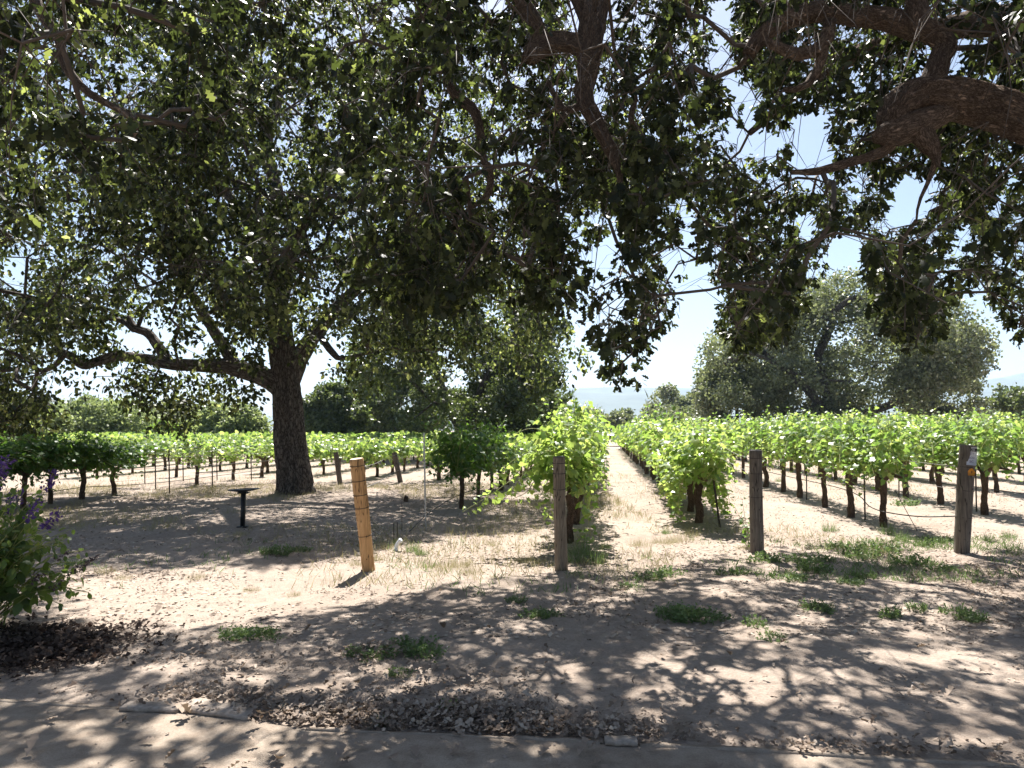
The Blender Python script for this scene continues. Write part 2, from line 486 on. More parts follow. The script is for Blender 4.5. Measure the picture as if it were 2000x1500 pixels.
EDGE = [(-1400, 1330), (-600, 1352), (0, 1372), (230, 1390), (345, 1393), (480, 1412), (600, 1428), (800, 1440), (1000, 1446), (1230, 1460), (1500, 1474), (1800, 1492), (2100, 1512), (2700, 1550)]
edge = np.array([G(*e)[:2] for e in EDGE])
ex = np.linspace(edge[0, 0], edge[-1, 0], 90); ey = np.interp(ex, edge[:, 0], edge[:, 1])
mb = MB()
k = len(ex); rows = np.linspace(0, 1, 12)
v = np.concatenate([np.column_stack([ex, ey * (1 - t) + (-3.0) * t, np.full(k, .012)]) for t in rows])
v[:, 2] += (fbm(v[:, :2] * 2.2, 21, 2) - .5) * .016
i = (np.arange(len(rows) - 1)[:, None] * k + np.arange(k - 1)[None]).ravel()
mb.add(v, np.stack([i, i + k, i + k + 1, i + 1], -1))
mb.build('path', M['path'], smooth=True, kind='structure')

def edge_y(x): return np.interp(x, edge[:, 0], edge[:, 1])

# hills on the far side of the valley
HILL = [(-3000, 835), (-900, 836), (0, 832), (500, 815), (900, 778), (1100, 757), (1250, 757), (1420, 764), (1650, 772), (1850, 755), (1930, 742), (2010, 733), (2300, 715), (3400, 740)]
hx = np.linspace(-3000, 3400, 220)
hy = np.interp(hx, [h[0] for h in HILL], [h[1] for h in HILL])
mb = MB(); ringv = []
for r, t in enumerate(np.linspace(0, 1, 14)):
    D = 1500 + 1400 * t
    prof = math.sin(t * math.pi / 2) ** 1.3
    crest = np.array([P(a, b, 2900)[2] for a, b in zip(hx, hy)])
    xs = (hx - 1000) / FPX * D
    q = np.column_stack([xs / 260, np.full(len(xs), D / 260)])
    zz = crest * prof * (1 + (fbm(q, 31, 4) - .5) * .7 * math.sin(t * math.pi)) + (fbm(q * 6, 33, 2) - .5) * 10 * (t > 0) - (3 if t == 0 else 0)
    ringv.append(np.column_stack([xs, np.full(len(xs), D), zz]))
k = len(hx); back = ringv[-1].copy(); back[:, 1] += 500; back[:, 2] = -3; ringv.append(back)
i = (np.arange(len(ringv) - 1)[:, None] * k + np.arange(k - 1)[None]).ravel()
mb.add(np.concatenate(ringv), np.stack([i, i + 1, i + k + 1, i + k], -1))
mb.build('hills', M['hill'], smooth=True, kind='structure')

# valley air
mh, nt, b = new_mat('valley haze')
nt.nodes.remove(b)
pv = nt.nodes.new('ShaderNodeVolumePrincipled')
pv.inputs['Color'].default_value = (.52, .72, 1.0, 1)
pv.inputs['Density'].default_value = .00015
pv.inputs['Anisotropy'].default_value = .2
nt.links.new(pv.outputs[0], nt.nodes['Material Output'].inputs['Volume'])
mb = MB(); mb.box((0, 1450, 145), (9600, 4500, 300))
mb.build('haze', mh, kind='stuff')

# ------------------------------------------------------------------ tree tools
def grow(limbs, attractors, r=rng, step=.35, sag=.10, r_tip=.006, jitter=.06, straight=0.0):
    """limbs: list of (pts, radii). Grows thin branches from the nearest limb or branch to each attractor."""
    nodes = np.concatenate([p for p, q in limbs])
    n_fix = len(nodes)
    parent = [-1] * n_fix
    chains = []
    att = np.asarray(attractors, float)
    d0 = np.array([np.min(np.sum((nodes - a) ** 2, 1)) for a in att])
    cap = n_fix + 60000
    N = np.zeros((cap, 3)); N[:n_fix] = nodes; n = n_fix
    for a in att[np.argsort(d0)]:
        dd = np.sum((N[:n] - a) ** 2, 1)
        k = int(np.argmin(dd)); L = math.sqrt(dd[k])
        m = max(1, int(L / step))
        if n + m >= cap: break
        s = N[k]; ch = [k]
        wob = r.normal(size=(m, 3)) * jitter * min(L, 1.2)
        up = sag * L * (1 if r.random() < .6 else -.4)
        for t in range(1, m + 1):
            f = t / m
            q = s + (a - s) * f + np.array([0, 0, up * 4 * f * (1 - f)])
            if t < m: q = q + wob[t]
            N[n] = q; parent.append(ch[-1]); ch.append(n); n += 1
        chains.append(ch)
    w = np.zeros(n)
    for ch in chains: w[ch[-1]] += r_tip ** 2.2
    for k in range(n - 1, n_fix - 1, -1):
        if w[k] == 0: w[k] = r_tip ** 2.2
        if parent[k] >= n_fix: w[parent[k]] += w[k]
    rad = w ** (1 / 2.2)
    return N[:n], rad, chains

def branch_mesh(mb, N, rad, chains, sides=5, rmax=.14, mat=0, skip=None):
    for ch in chains:
        p = N[ch]; rr = np.minimum(rad[ch].copy(), rmax); rr[0] = rr[1] if len(rr) > 1 else rr[0]
        if len(ch) < 2: continue
        if skip is not None and skip[ch[1:]].mean() > .25: continue
        add_tube(mb, p, rr, sides if rr[0] > .02 else 4, None, mat, False)

def twigs_and_rosettes(att, n_tw, tw_len, n_ros, r=rng, droop=.7):
    """each attractor carries twigs; along each twig sit leaf rosettes. returns twig polylines, rosette points, directions"""
    A = np.repeat(att, n_tw, 0); n = len(A)
    d = unit(rand_dir(n, r) * np.array([1, 1, .6]) + np.array([0, 0, -.25]))
    L = tw_len * r.uniform(.55, 1.3, n)
    mid = A + d * (L * .55)[:, None]
    d2 = unit(d + np.array([0, 0, -droop]) + r.normal(size=(n, 3)) * .25)
    end = mid + d2 * (L * .6)[:, None]
    t = r.uniform(.15, 1.0, (n, n_ros)); t[:, 0] = 1.0
    f = t[..., None]
    pts = np.where(f < .5, A[:, None] + (mid - A)[:, None] * (f * 2), mid[:, None] + (end - mid)[:, None] * (f * 2 - 1))
    pts = pts + r.normal(size=pts.shape) * .05
    dirs = np.repeat(d2[:, None], n_ros, 1)
    return A, mid, end, pts.reshape(-1, 3), dirs.reshape(-1, 3)

def twig_mesh(mb, A, mid, end, r0=.006, mat=0):
    n = len(A)
    a = np.array([0, 2.094, 4.189])
    off = np.column_stack([np.cos(a), np.sin(a), np.zeros(3)])
    v = np.stack([A[:, None] + off * r0, mid[:, None] + off * r0 * .7, end[:, None] + off * r0 * .35], 1).reshape(n, 9, 3)
    f = np.array([[0, 1, 4, 3], [1, 2, 5, 4], [2, 0, 3, 5], [3, 4, 7, 6], [4, 5, 8, 7], [5, 3, 6, 8]])
    mb.add(v.reshape(-1, 3), (f[None] + (np.arange(n) * 9)[:, None, None]).reshape(-1, 4), mat)

def rosette_leaves(ros, dirs, n_leaf, r=rng, down=.45, spread=.02):
    P0 = np.repeat(ros, n_leaf, 0); D0 = np.repeat(dirs, n_leaf, 0); n = len(P0)
    ax = unit(rand_dir(n, r) + D0 * .55 + np.array([0, 0, -down]))
    nr = unit(rand_dir(n, r) + np.array([0, 0, .9]))
    pos = P0 + ax * .015 + r.normal(size=(n, 3)) * spread
    return pos, ax, nr

def limb(pts, rads, n=None, ):
    pts = np.asarray(pts, float)
    n = n or max(6, int(np.sum(np.linalg.norm(np.diff(pts, axis=0), axis=1)) / .10))
    q = catmull(pts, n)
    rr = np.interp(np.linspace(0, 1, n), np.linspace(0, 1, len(rads)), rads)
    return q, rr

# lit strips of ground between the two oaks' shadows (outlined from where the shade ends on the ground)
LIT = [(95, 1112), (330, 1112), (540, 1112), (660, 1085), (850, 1058), (1000, 1040), (1140, 1020), (1150, 900), (2100, 900), (2300, 1040),
       (2000, 1058), (1830, 1066), (1700, 1050), (1520, 1058), (1420, 1080), (1300, 1112), (1170, 1108), (1010, 1128), (900, 1140), (600, 1190), (400, 1222), (170, 1228)]
LITG = np.array([G(*p)[:2] for p in LIT])
PATCH = [(505, 1450, 75, 50), (160, 1448, 55, 28), (1130, 1312, 65, 30), (1330, 1425, 95, 32), (1250, 1395, 60, 14), (1500, 1335, 150, 22), (1800, 1285, 150, 20), (1880, 1448, 75, 28), (345, 1305, 60, 18), (1575, 1215, 60, 28), (1700, 1440, 60, 15), (640, 1360, 70, 16), (900, 1345, 80, 24), (1290, 1300, 60, 16), (1650, 1180, 60, 12), (1120, 1380, 70, 16), (700, 1330, 50, 12), (60, 1400, 50, 14), (1950, 1360, 50, 16), (380, 1385, 60, 12), (1080, 1470, 80, 12), (1180, 1175, 60, 9), (1400, 1160, 70, 9), (1800, 1150, 80, 9), (1030, 1250, 40, 10)]
def shades_lit(p, patches=True):
    g = sun_ground(p)
    bad = in_poly(g[:, 0], g[:, 1], LITG)
    if patches:
        gp = np.column_stack([g, np.zeros(len(g))]); front = g[:, 1] > 1.5
        sx, sy = to_px(gp)
        sx = sx + 50 * (fbm(g * 2.5, 81, 2) - .5); sy = sy + 26 * (fbm(g * 2.5, 82, 2) - .5)
        for a, b, u, w in PATCH: bad |= front & (((sx - a) / u) ** 2 + ((sy - b) / w) ** 2 < .55)
    return bad

# ------------------------------------------------------------------ near oak (trunk right of frame, limbs overhead)
NB = np.array([8.2, 4.6, 0.0])
def pl(D, *pts):
    return [P(a, b, D + (c[0] if c else 0)) for a, b, *c in pts]
near_limbs = []
A_root = P(2300, 300, 5.3)
near_limbs.append(('trunk', *limb([NB + [0, 0, -.2], NB + [-.05, 0, .6], NB + [-.25, .1, 1.6], NB + [-.5, .25, 2.6]], [.72, .56, .48, .42])))
near_limbs.append(('limb', *limb([NB + [-.4, .2, 2.4], P(2420, 345, 5.1), P(2180, 295, 5.3), P(2000, 229, 5.4), P(1920, 202, 5.5), P(1850, 187, 5.55), P(1795, 188, 5.6), P(1758, 206, 5.58), P(1742, 236, 5.55), P(1748, 262, 5.52)], [.36, .27, .20, .16, .158, .16, .155, .135, .10, .05], 170)))
near_limbs.append(('limb', *limb(pl(5.6, (1815, 180), (1828, 145), (1838, 112), (1848, 88), (1825, 66), (1797, 48), (1790, 10), (1780, -60), (1700, -220), (1500, -420)), [.10, .085, .083, .085, .085, .082, .08, .08, .07, .05])))
near_limbs.append(('limb', *limb(pl(5.7, (1800, 60), (1740, 38), (1680, 32), (1600, 22), (1540, 38), (1490, 68), (1462, 106)), [.10, .095, .09, .085, .08, .07, .055])))
near_limbs.append(('limb', *limb(pl(5.6, (1620, 40), (1608, 90), (1560, 106), (1520, 92), (1490, 78)), [.05, .055, .05, .04, .03])))
near_limbs.append(('limb', *limb(pl(5.6, (1608, 90), (1600, 130), (1570, 170), (1530, 175)), [.045, .04, .03, .02])))
near_limbs.append(('limb', *limb(pl(5.52, (1865, 215), (1820, 232), (1785, 246), (1750, 258), (1722, 266), (1706, 272)), [.06, .10, .115, .105, .075, .03], 60)))
near_limbs.append(('limb', *limb(pl(5.5, (1790, 240), (1804, 268), (1818, 288), (1828, 308), (1832, 325)), [.09, .085, .065, .035, .015], 40)))
near_limbs.append(('limb', *limb(pl(5.6, (1755, 262), (1730, 292), (1700, 306), (1650, 320), (1600, 334), (1545, 337)), [.06, .045, .042, .038, .032, .018], 60)))
near_limbs.append(('limb', *limb(pl(5.6, (1832, 300), (1815, 350), (1795, 395), (1790, 430)), [.03, .018, .012, .008])))
# high arching limbs above the frame, from which the crooked drooping limbs hang
near_limbs.append(('limb', *limb([NB + [-.5, .25, 2.6], (6.8, 5.6, 5.0), (4.8, 6.5, 6.6), (2.6, 7.0, 7.3), (1.0, 7.1, 7.1), P(1165, -60, 7.0)], [.36, .28, .22, .17, .14, .115])))
near_limbs.append(('limb', *limb([(2.6, 7.0, 7.3), (.6, 7.6, 8.1), (-1.0, 8.2, 7.8), P(895, -60, 8.0)], [.15, .13, .10, .085])))
near_limbs.append(('limb', *limb([(.6, 7.6, 8.1), (-2, 7.2, 8.6), (-4.0, 6.4, 7.6), P(60, -80, 6.2)], [.12, .10, .08, .06])))
near_limbs.append(('limb', *limb([NB + [-.5, .25, 2.6], (7.2, 6.6, 5.4), (6.2, 8.8, 6.8), (5.0, 10.6, 7.2), (4.0, 11.8, 6.6)], [.34, .25, .18, .12, .05])))
near_limbs.append(('limb', *limb(pl(7.0, (1170, -80), (1165, 0), (1152, 80), (1148, 140), (1140, 190), (1165, 240), (1190, 290), (1207, 330), (1214, 372)), [.135, .135, .13, .105, .09, .075, .06, .042, .02])))
near_limbs.append(('limb', *limb(pl(7.0, (1148, 100), (1120, 84), (1080, 82), (1045, 100), (1030, 118), (1055, 66), (1030, 20), (1000, -30)), [.10, .10, .10, .095, .08, .08, .075, .07])))
near_limbs.append(('limb', *limb(pl(7.0, (1150, 60), (1135, 20), (1110, -40)), [.07, .06, .06])))
near_limbs.append(('limb', *limb(pl(7.0, (1138, 205), (1105, 216), (1085, 190), (1072, 160)), [.045, .035, .03, .02])))
near_limbs.append(('limb', *limb(pl(7.0, (1110, 215), (1085, 255), (1052, 300), (1040, 330), (1030, 360)), [.03, .024, .02, .015, .01])))
near_limbs.append(('limb', *limb(pl(7.0, (1180, 175), (1215, 180), (1235, 160), (1270, 135), (1300, 125)), [.018, .022, .022, .018, .012])))
near_limbs.append(('limb', *limb(pl(7.0, (1238, 160), (1240, 200), (1232, 235), (1255, 280), (1290, 330), (1330, 352), (1370, 340)), [.022, .032, .03, .022, .018, .014, .01])))
near_limbs.append(('limb', *limb(pl(8.0, (893, -60), (880, 0), (862, 45), (872, 85), (888, 110), (875, 150), (895, 190), (925, 215), (938, 260), (944, 310), (958, 345), (950, 385), (915, 408)), [.085, .085, .085, .075, .07, .065, .065, .06, .05, .045, .045, .04, .015])))
near_limbs.append(('limb', *limb(pl(6.2, (55, -60), (75, 20), (115, 70), (125, 125), (165, 175), (205, 200), (245, 222), (266, 245), (258, 265), (240, 274)), [.06, .05, .045, .045, .035, .032, .03, .028, .024, .012])))

near = thing('oak_tree', 'large near oak whose crooked bark limbs enter from the right and droop overhead', 'tree', NB)
for nm, q, rr in near_limbs:
    sd = 72 if rr[0] > .14 else (48 if rr[0] > .06 else 16)
    bark_limb(nm, M['bark_near'], near, NB, q, rr, sd, (.15, 9.0, 5.0, int(rng.integers(1, 999))))

ENV_N = [(-400, 420), (0, 420), (60, 470), (130, 400), (230, 380), (330, 430), (450, 560), (560, 500), (700, 560), (800, 620), (900, 600), (1000, 560), (1080, 610), (1140, 600), (1158, 600), (1168, 750), (1205, 775), (1248, 735), (1278, 660), (1312, 640), (1335, 520), (1392, 500), (1402, 640), (1450, 690), (1540, 650), (1575, 560), (1625, 540), (1670, 470), (1695, 590), (1740, 650), (1790, 690), (1840, 650), (1875, 560), (1930, 600), (1985, 660), (2050, 700), (2600, 640)]
GAPS_N = [[(1112, 15), (1160, 28), (1150, 75), (1112, 78), (1095, 40)], [(1385, -20), (1440, -20), (1430, 100), (1478, 190), (1482, 262), (1442, 305), (1418, 190), (1380, 110)],
          [(1576, 192), (1625, 205), (1630, 335), (1592, 315), (1548, 292), (1552, 235)], [(1768, 322), (1838, 338), (1800, 425), (1738, 475), (1718, 400)],
          [(1332, 400), (1360, 410), (1362, 540), (1332, 560)], [(1158, 450), (1212, 425), (1214, 525), (1160, 545)], [(1608, 452), (1690, 440), (1690, 560), (1612, 560)],
          [(925, -20), (1002, -20), (990, 36), (938, 36)], [(1190, 560), (1235, 560), (1230, 620), (1190, 640)], [(1290, 480), (1330, 470), (1325, 540), (1290, 545)], [(1480, 250), (1520, 240), (1515, 310), (1485, 320)], [(1650, 330), (1700, 340), (1690, 400), (1655, 390)], [(1330, 230), (1360, 240), (1350, 290), (1325, 280)], [(1850, 440), (1900, 430), (1890, 500), (1855, 500)], [(1920, 380), (1960, 370), (1955, 420), (1925, 425)], [(1560, 400), (1600, 400), (1590, 450), (1560, 445)], [(1855, 20), (1890, 20), (1880, 90), (1856, 90)], [(1230, 130), (1262, 110), (1270, 170), (1240, 200)]]
def near_ok(p, margin=0):
    px, py = to_px(p)
    dist = np.linalg.norm(p - [0, 0, CAM_H], axis=1)
    px = px + 44 * (fbm(p * 2.2, 61, 2) - .5); py = py + 60 * (fbm(p * 2.2, 62, 2) - .5)
    vis = (p[:, 1] > .5) & (px > -150) & (px < 2150) & (py > -120)
    ok = py < np.interp(px, [e[0] for e in ENV_N], [e[1] for e in ENV_N]) - margin
    for g in GAPS_N: ok &= ~in_poly(px, py, g)
    ok &= dist > 4.4
    hid = ~vis & (p[:, 2] > 2.2) & ((p[:, 1] > 4.0) | (p[:, 2] > 3.4))
    return np.where(vis, ok, hid) & ~shades_lit(p)
lp, lr = [], []
for nm, q, rr in near_limbs[1:]:
    k_ = rr > .03
    lp.append(q[k_]); lr.append(rr[k_])
lp, lr = np.concatenate(lp), np.concatenate(lr)
_lx, _ly = to_px(lp)
_ld = np.linalg.norm(lp - [0, 0, CAM_H], axis=1); _k = (_lx > -50) & (_lx < 2050) & (_ly > -50) & (lp[:, 1] > 1) & (_ly < 520) & (_ld < 8.6)
_lx, _ly, _ld, _lr = _lx[_k], _ly[_k], _ld[_k], lr[_k]
def clear_of_limbs(p, keep=.12, pad=14, r=rng):
    """leaves stay off the bare undersides of the heavy limbs"""
    px, py = to_px(p); d = np.linalg.norm(p - [0, 0, CAM_H], axis=1)
    hit = np.zeros(len(p), bool)
    for a in range(0, len(_lx), 2):
        hit |= (d < _ld[a] + .15) & ((px - _lx[a]) ** 2 + (py - _ly[a]) ** 2 < (_lr[a] / _ld[a] * FPX + pad) ** 2)
    return ~hit | (r.random(len(p)) < keep)
def near_region(n, zlo, zhi, r=rng):
    p = np.column_stack([r.uniform(-10, 10, n), r.uniform(1.2, 13.5, n), r.uniform(zlo, zhi, n)])
    ymax = np.interp(p[:, 0], [-10, -5, -3, 0, 3, 6, 10], [9.6, 9.6, 9.8, 10.6, 12.4, 13.0, 13.0]) + (fbm(p * .5, 41, 2) - .5) * 2
    top = 10.2 - ((p[:, 0] - 3.5) ** 2) * .022 - ((p[:, 1] - 5.5) ** 2) * .05
    k = (p[:, 1] < ymax) & (p[:, 2] < top) & (fbm(p * .8, 43, 2) > .47)
    return p[k]
att = np.vstack([near_region(34000, 1.9, 9.8)])
att = att[near_ok(att, 15)]
# hand-set hanging sprays along the lower edge of the crown
spray = [(1185, 640, 5.6), (1195, 690, 5.6), (1215, 720, 5.6), (1225, 660, 5.7), (1190, 600, 5.8), (1210, 745, 5.6), (1235, 690, 5.6), (1255, 610, 6), (1280, 620, 6.2), (1300, 590, 6.3), (1240, 560, 6.2),
         (1420, 600, 6.5), (1440, 640, 6.4), (1470, 650, 6.5), (1500, 610, 6.4), (1530, 600, 6.6), (1450, 570, 6.8), (1560, 520, 6.6), (1400, 540, 6.8), (1480, 540, 7),
         (1710, 560, 6.2), (1740, 600, 6.3), (1780, 640, 6.2), (1800, 600, 6.1), (1830, 610, 6.4), (1770, 560, 6.4), (1850, 540, 6.4), (1930, 570, 6), (1970, 600, 6), (1990, 640, 5.9), (1900, 530, 6.2), (1985, 540, 6.1)]
att = np.vstack([att, [P(*s) for s in spray], near_region(0, 1, 2)])
N_NEAR = 1650
print('near attractors', len(att))
body, tail = att[:-len(spray)], att[-len(spray):]
apx, apy = to_px(body); ad = np.linalg.norm(body - [0, 0, CAM_H], axis=1)
fr = (apx > -150) & (apx < 2150) & (apy > -130) & (body[:, 1] > .5)
sg0 = sun_ground(body); wv = fr * np.clip(ad, 5, 12) ** -1.0 * (1 + .9 * ((sg0[:, 1] > 5.2) & (sg0[:, 1] < 9.5) & (sg0[:, 0] > -2) & (sg0[:, 0] < 7))) * np.where(apx > 1150, .85, 1.0); sg = sun_ground(body); wh = (~fr) * (1 + 5.0 * ((sg[:, 0] > -5) & (sg[:, 0] < 6) & (sg[:, 1] > 3) & (sg[:, 1] < 10)))
body = np.vstack([body[rng.choice(len(body), N_NEAR, False, wv / wv.sum())], body[rng.choice(len(body), 560, False, wh / wh.sum())]])  # second draw adds unseen crown leaves, weighted to shade the foreground
att = np.vstack([body, tail])
N, rad, chains = grow([(q, rr) for _, q, rr in near_limbs], att, step=.22, jitter=.09, sag=.12, r_tip=.0045)
mb = MB(); branch_mesh(mb, N, rad, chains, 6, .022, skip=shades_lit(N, False))
A, mid, end, ros, dirs = twigs_and_rosettes(att, 4, .50, 4, droop=1.0)
keep = near_ok(end, -10)
twig_mesh(mb, A[keep], mid[keep], end[keep])
mb.build('twigs', M['twig'], near, True, NB, kind='stuff')
k = near_ok(ros) & clear_of_limbs(ros, .04, 26) & (fbm(ros * 1.7, 45, 2) > np.where(to_px(ros)[0] > 1150, .47, .43)) & (fbm(ros * 4.5, 47, 2) > .36)
ros, dirs = ros[k], dirs[k]
pos, ax, nr = rosette_leaves(ros, dirs, 9)
px, py = to_px(pos)
dist = np.linalg.norm(pos - [0, 0, CAM_H], axis=1)
k = clear_of_limbs(pos, .05, 5); pos, ax, nr, px, py, dist = pos[k], ax[k], nr[k], px[k], py[k], dist[k]
inview = (px > 20) & (px < 1980) & (py > 20) & (py < 800)
score = np.where(inview, dist - np.where(py > 520, 1.6, 0), 99)
lead = np.argsort(score)[::2][:300]
size = rng.uniform(.055, .102, len(pos))
rest = np.ones(len(pos), bool); rest[lead] = False
seen = (px > -120) & (px < 2120) & (py > -80)
rest_hi, rest_mid = rest & seen & (dist < 6.5), rest & seen & (dist >= 6.5)
hid = np.where(~seen)[0][::4]                     # outside the frame: half as many leaves, larger
mb = MB(); add_leaves(mb, OAK, pos[rest_hi], ax[rest_hi], nr[rest_hi], size[rest_hi])
add_leaves(mb, OAK_MID, pos[rest_mid], ax[rest_mid], nr[rest_mid], size[rest_mid])
add_leaves(mb, OAK_FAR, pos[hid], ax[hid], nr[hid], size[hid] * 2.0)
print('near leaves', rest_hi.sum(), rest_mid.sum(), len(hid))
mb.build('foliage', M['oak_leaf'], near, False, NB, kind='stuff')
def leaf_objects(parent, tpl, mat, pos, ax, nr, size, base, name='leaf', variants=4):
    meshes = []
    for s in range(variants):
        mm = MB(); v = tpl[0].copy(); v[:, 2] *= .6 + .5 * s; mm.add(v, tpl[1]); meshes.append(mm.mesh(name, mat))
    x, y, z = frames(ax, nr)
    for k in range(len(pos)):
        o = link(name, meshes[k % variants], parent)
        m = Matrix(((x[k, 0], y[k, 0], z[k, 0], 0), (x[k, 1], y[k, 1], z[k, 1], 0), (x[k, 2], y[k, 2], z[k, 2], 0), (0, 0, 0, 1)))
        o.matrix_local = Matrix.Translation(Vector((pos[k] - base).tolist())) @ m @ Matrix.Scale(float(size[k]), 4)
leaf_objects(near, OAK, M['oak_leaf'], pos[lead], ax[lead], nr[lead], size[lead], NB)

# ------------------------------------------------------------------ oak standing in the vineyard
OB = G(577, 962)
OD = OB[1]
oak_limbs = []
oak_limbs.append(('trunk', *limb([OB + [0, 0, -.15], OB + [0, 0, .12], P(573, 905, OD), P(565, 840, OD), P(560, 770, OD), P(553, 700, OD), P(546, 630, OD)], [.58, .49, .40, .375, .36, .35, .30])))
oak_limbs.append(('limb', *limb([P(546, 640, OD), P(535, 560, OD), P(525, 470, OD + .3), P(540, 380, OD + .4), P(520, 280, OD + .4), P(545, 170, OD + .6), P(530, 40, OD + .7)], [.29, .26, .22, .19, .16, .12, .07])))
oak_limbs.append(('limb', *limb([P(560, 770, OD), P(530, 745, OD - .1), P(490, 727, OD - .3), P(440, 715, OD - .6), P(385, 714, OD - .8), P(325, 710, OD - 1), P(280, 700, OD - 1), P(225, 697, OD - 1.1), P(190, 706, OD - 1.2), P(162, 713, OD - 1.2), P(140, 696, OD - 1.2), P(118, 684, OD - 1.2), P(108, 655, OD - 1.2), P(116, 610, OD - 1.1)], [.27, .25, .22, .19, .17, .15, .135, .12, .11, .10, .10, .08, .07, .04])))
oak_limbs.append(('limb', *limb([P(125, 690, OD - 1.2), P(110, 712, OD - 1.2), P(78, 724, OD - 1.3), P(50, 700, OD - 1.4), P(0, 680, OD - 1.6)], [.07, .06, .055, .05, .03])))
oak_limbs.append(('limb', *limb([P(330, 709, OD - 1), P(308, 675, OD - .9), P(288, 650, OD - .9), P(262, 640, OD - .9), P(250, 618, OD - .9)], [.13, .12, .11, .10, .06])))
oak_limbs.append(('limb', *limb([P(262, 645, OD - .9), P(240, 628, OD - .8), P(205, 622, OD - .8), P(170, 636, OD - .9), P(140, 642, OD - 1)], [.07, .065, .06, .05, .03])))
oak_limbs.append(('limb', *limb([P(268, 643, OD - .9), P(284, 605, OD - .8), P(310, 588, OD - .7), P(350, 585, OD - .6), P(380, 560, OD - .5)], [.05, .045, .045, .04, .03])))
oak_limbs.append(('limb', *limb([P(455, 712, OD - .5), P(440, 680, OD - .4), P(415, 640, OD - .3), P(390, 600, OD - .3), P(370, 565, OD - .3), P(335, 500, OD - .4), P(300, 420, OD - .5)], [.17, .15, .13, .125, .11, .09, .05])))
oak_limbs.append(('limb', *limb([P(565, 745, OD), P(590, 690, OD + .1), P(625, 640, OD + .3), P(680, 580, OD + .4), P(740, 520, OD + .4), P(800, 450, OD + .2), P(870, 400, OD)], [.25, .22, .19, .16, .12, .09, .05])))
oak_limbs.append(('limb', *limb([P(620, 650, OD + .3), P(650, 690, OD - .2), P(668, 700, OD - .6), P(720, 690, OD - 1)], [.10, .08, .06, .03])))
oak_limbs.append(('limb', *limb([P(535, 560, OD), P(560, 500, OD - 1.5), P(600, 430, OD - 3), P(640, 380, OD - 4.5)], [.18, .15, .11, .05])))
oak_limbs.append(('limb', *limb([P(527, 480, OD + .3), P(460, 400, OD + .8), P(380, 300, OD + 1.2), P(300, 230, OD + 1.5)], [.16, .13, .10, .05])))
oak_limbs.append(('limb', *limb([P(535, 420, OD), P(640, 330, OD + 2), P(760, 260, OD + 3), P(860, 210, OD + 3.5)], [.15, .12, .09, .05])))
oak_limbs.append(('limb', *limb([P(545, 600, OD), P(570, 520, OD + 2), P(560, 440, OD + 4), P(520, 380, OD + 5.5)], [.18, .14, .10, .05])))
oak = thing('oak_tree', 'big oak with dark furrowed trunk and low left limb standing at the vineyard edge', 'tree', OB)
for nm, q, rr in oak_limbs:
    if nm == 'trunk':
        q, rr = limb(np.vstack([q[::6], q[-1:]]), np.append(rr[::6], rr[-1]), 180)
        bark_limb(nm, M['bark'], oak, OB, q, rr, 130, (.13, 10.0, 1.8, 77))
    else:
        bark_limb(nm, M['bark'], oak, OB, q, rr, 32, (.13, 6.0, 2.0, int(rng.integers(1, 999))))

ENV_O = [(-700, 800), (-200, 870), (0, 872), (50, 865), (95, 850), (118, 740), (135, 680), (200, 640), (300, 600), (400, 610), (470, 650), (520, 650), (560, 610), (640, 640), (700, 680), (760, 720), (850, 740), (950, 730), (1050, 745), (1100, 760), (1130, 745), (1142, 660), (1165, 500), (1180, 300), (1300, 100), (1700, 0)]
GAPS_O = [[(370, 600), (470, 640), (480, 700), (420, 690)], [(595, 690), (680, 700), (690, 760), (600, 760)], [(270, 500), (330, 490), (330, 560), (260, 560)], [(610, 560), (640, 560), (640, 600), (605, 610)], [(0, 480), (40, 470), (60, 560), (0, 560)]]
def oak_ok(p, margin=0):
    px, py = to_px(p)
    px = px + 110 * (fbm(p * 1.1, 57, 2) - .5); py = py + 50 * (fbm(p * .9, 58, 2) - .5)
    ok = (py < np.interp(px, [e[0] for e in ENV_O], [e[1] for e in ENV_O]) - margin)
    for g in GAPS_O: ok &= ~in_poly(px, py, g)
    ok &= ~shades_lit(p)
    return ok & (p[:, 2] > .9)
def ellipsoid(c, r3, n, lo=.45, r=rng):
    d = rand_dir(n, r); q = r.uniform(lo ** 3, 1, n) ** (1 / 3)
    return np.asarray(c) + d * q[:, None] * np.asarray(r3)
oc = OB + [0.2, .6, 8.2]
cand = np.vstack([ellipsoid(oc, (8.8, 8.4, 6.6), 4200, .4), ellipsoid(oc + [0, -3.5, -1.0], (8.2, 5.0, 5.4), 1400, .3), ellipsoid(OB + [-6.6, -.4, 4.2], (3.4, 3.4, 3.0), 260, .2), ellipsoid(OB + [5.2, 0, 4.8], (3.0, 4, 3.2), 300, .2)])
cand = cand[(fbm(cand * .55, 51, 2) > .44)]
cand = cand[oak_ok(cand, 12)]
cand = cand[rng.permutation(len(cand))[:1600]]
frontc = ellipsoid(OB + [.3, -3.2, 6.4], (4.2, 2.2, 3.6), 420, .1); frontc = frontc[oak_ok(frontc, 10)]
leftc = ellipsoid(OB + [-7.6, -.6, 3.6], (2.6, 3.0, 2.8), 260, .1); leftc = leftc[oak_ok(leftc, 10)]
cand = np.vstack([cand, frontc, leftc])
print('oak attractors', len(cand))
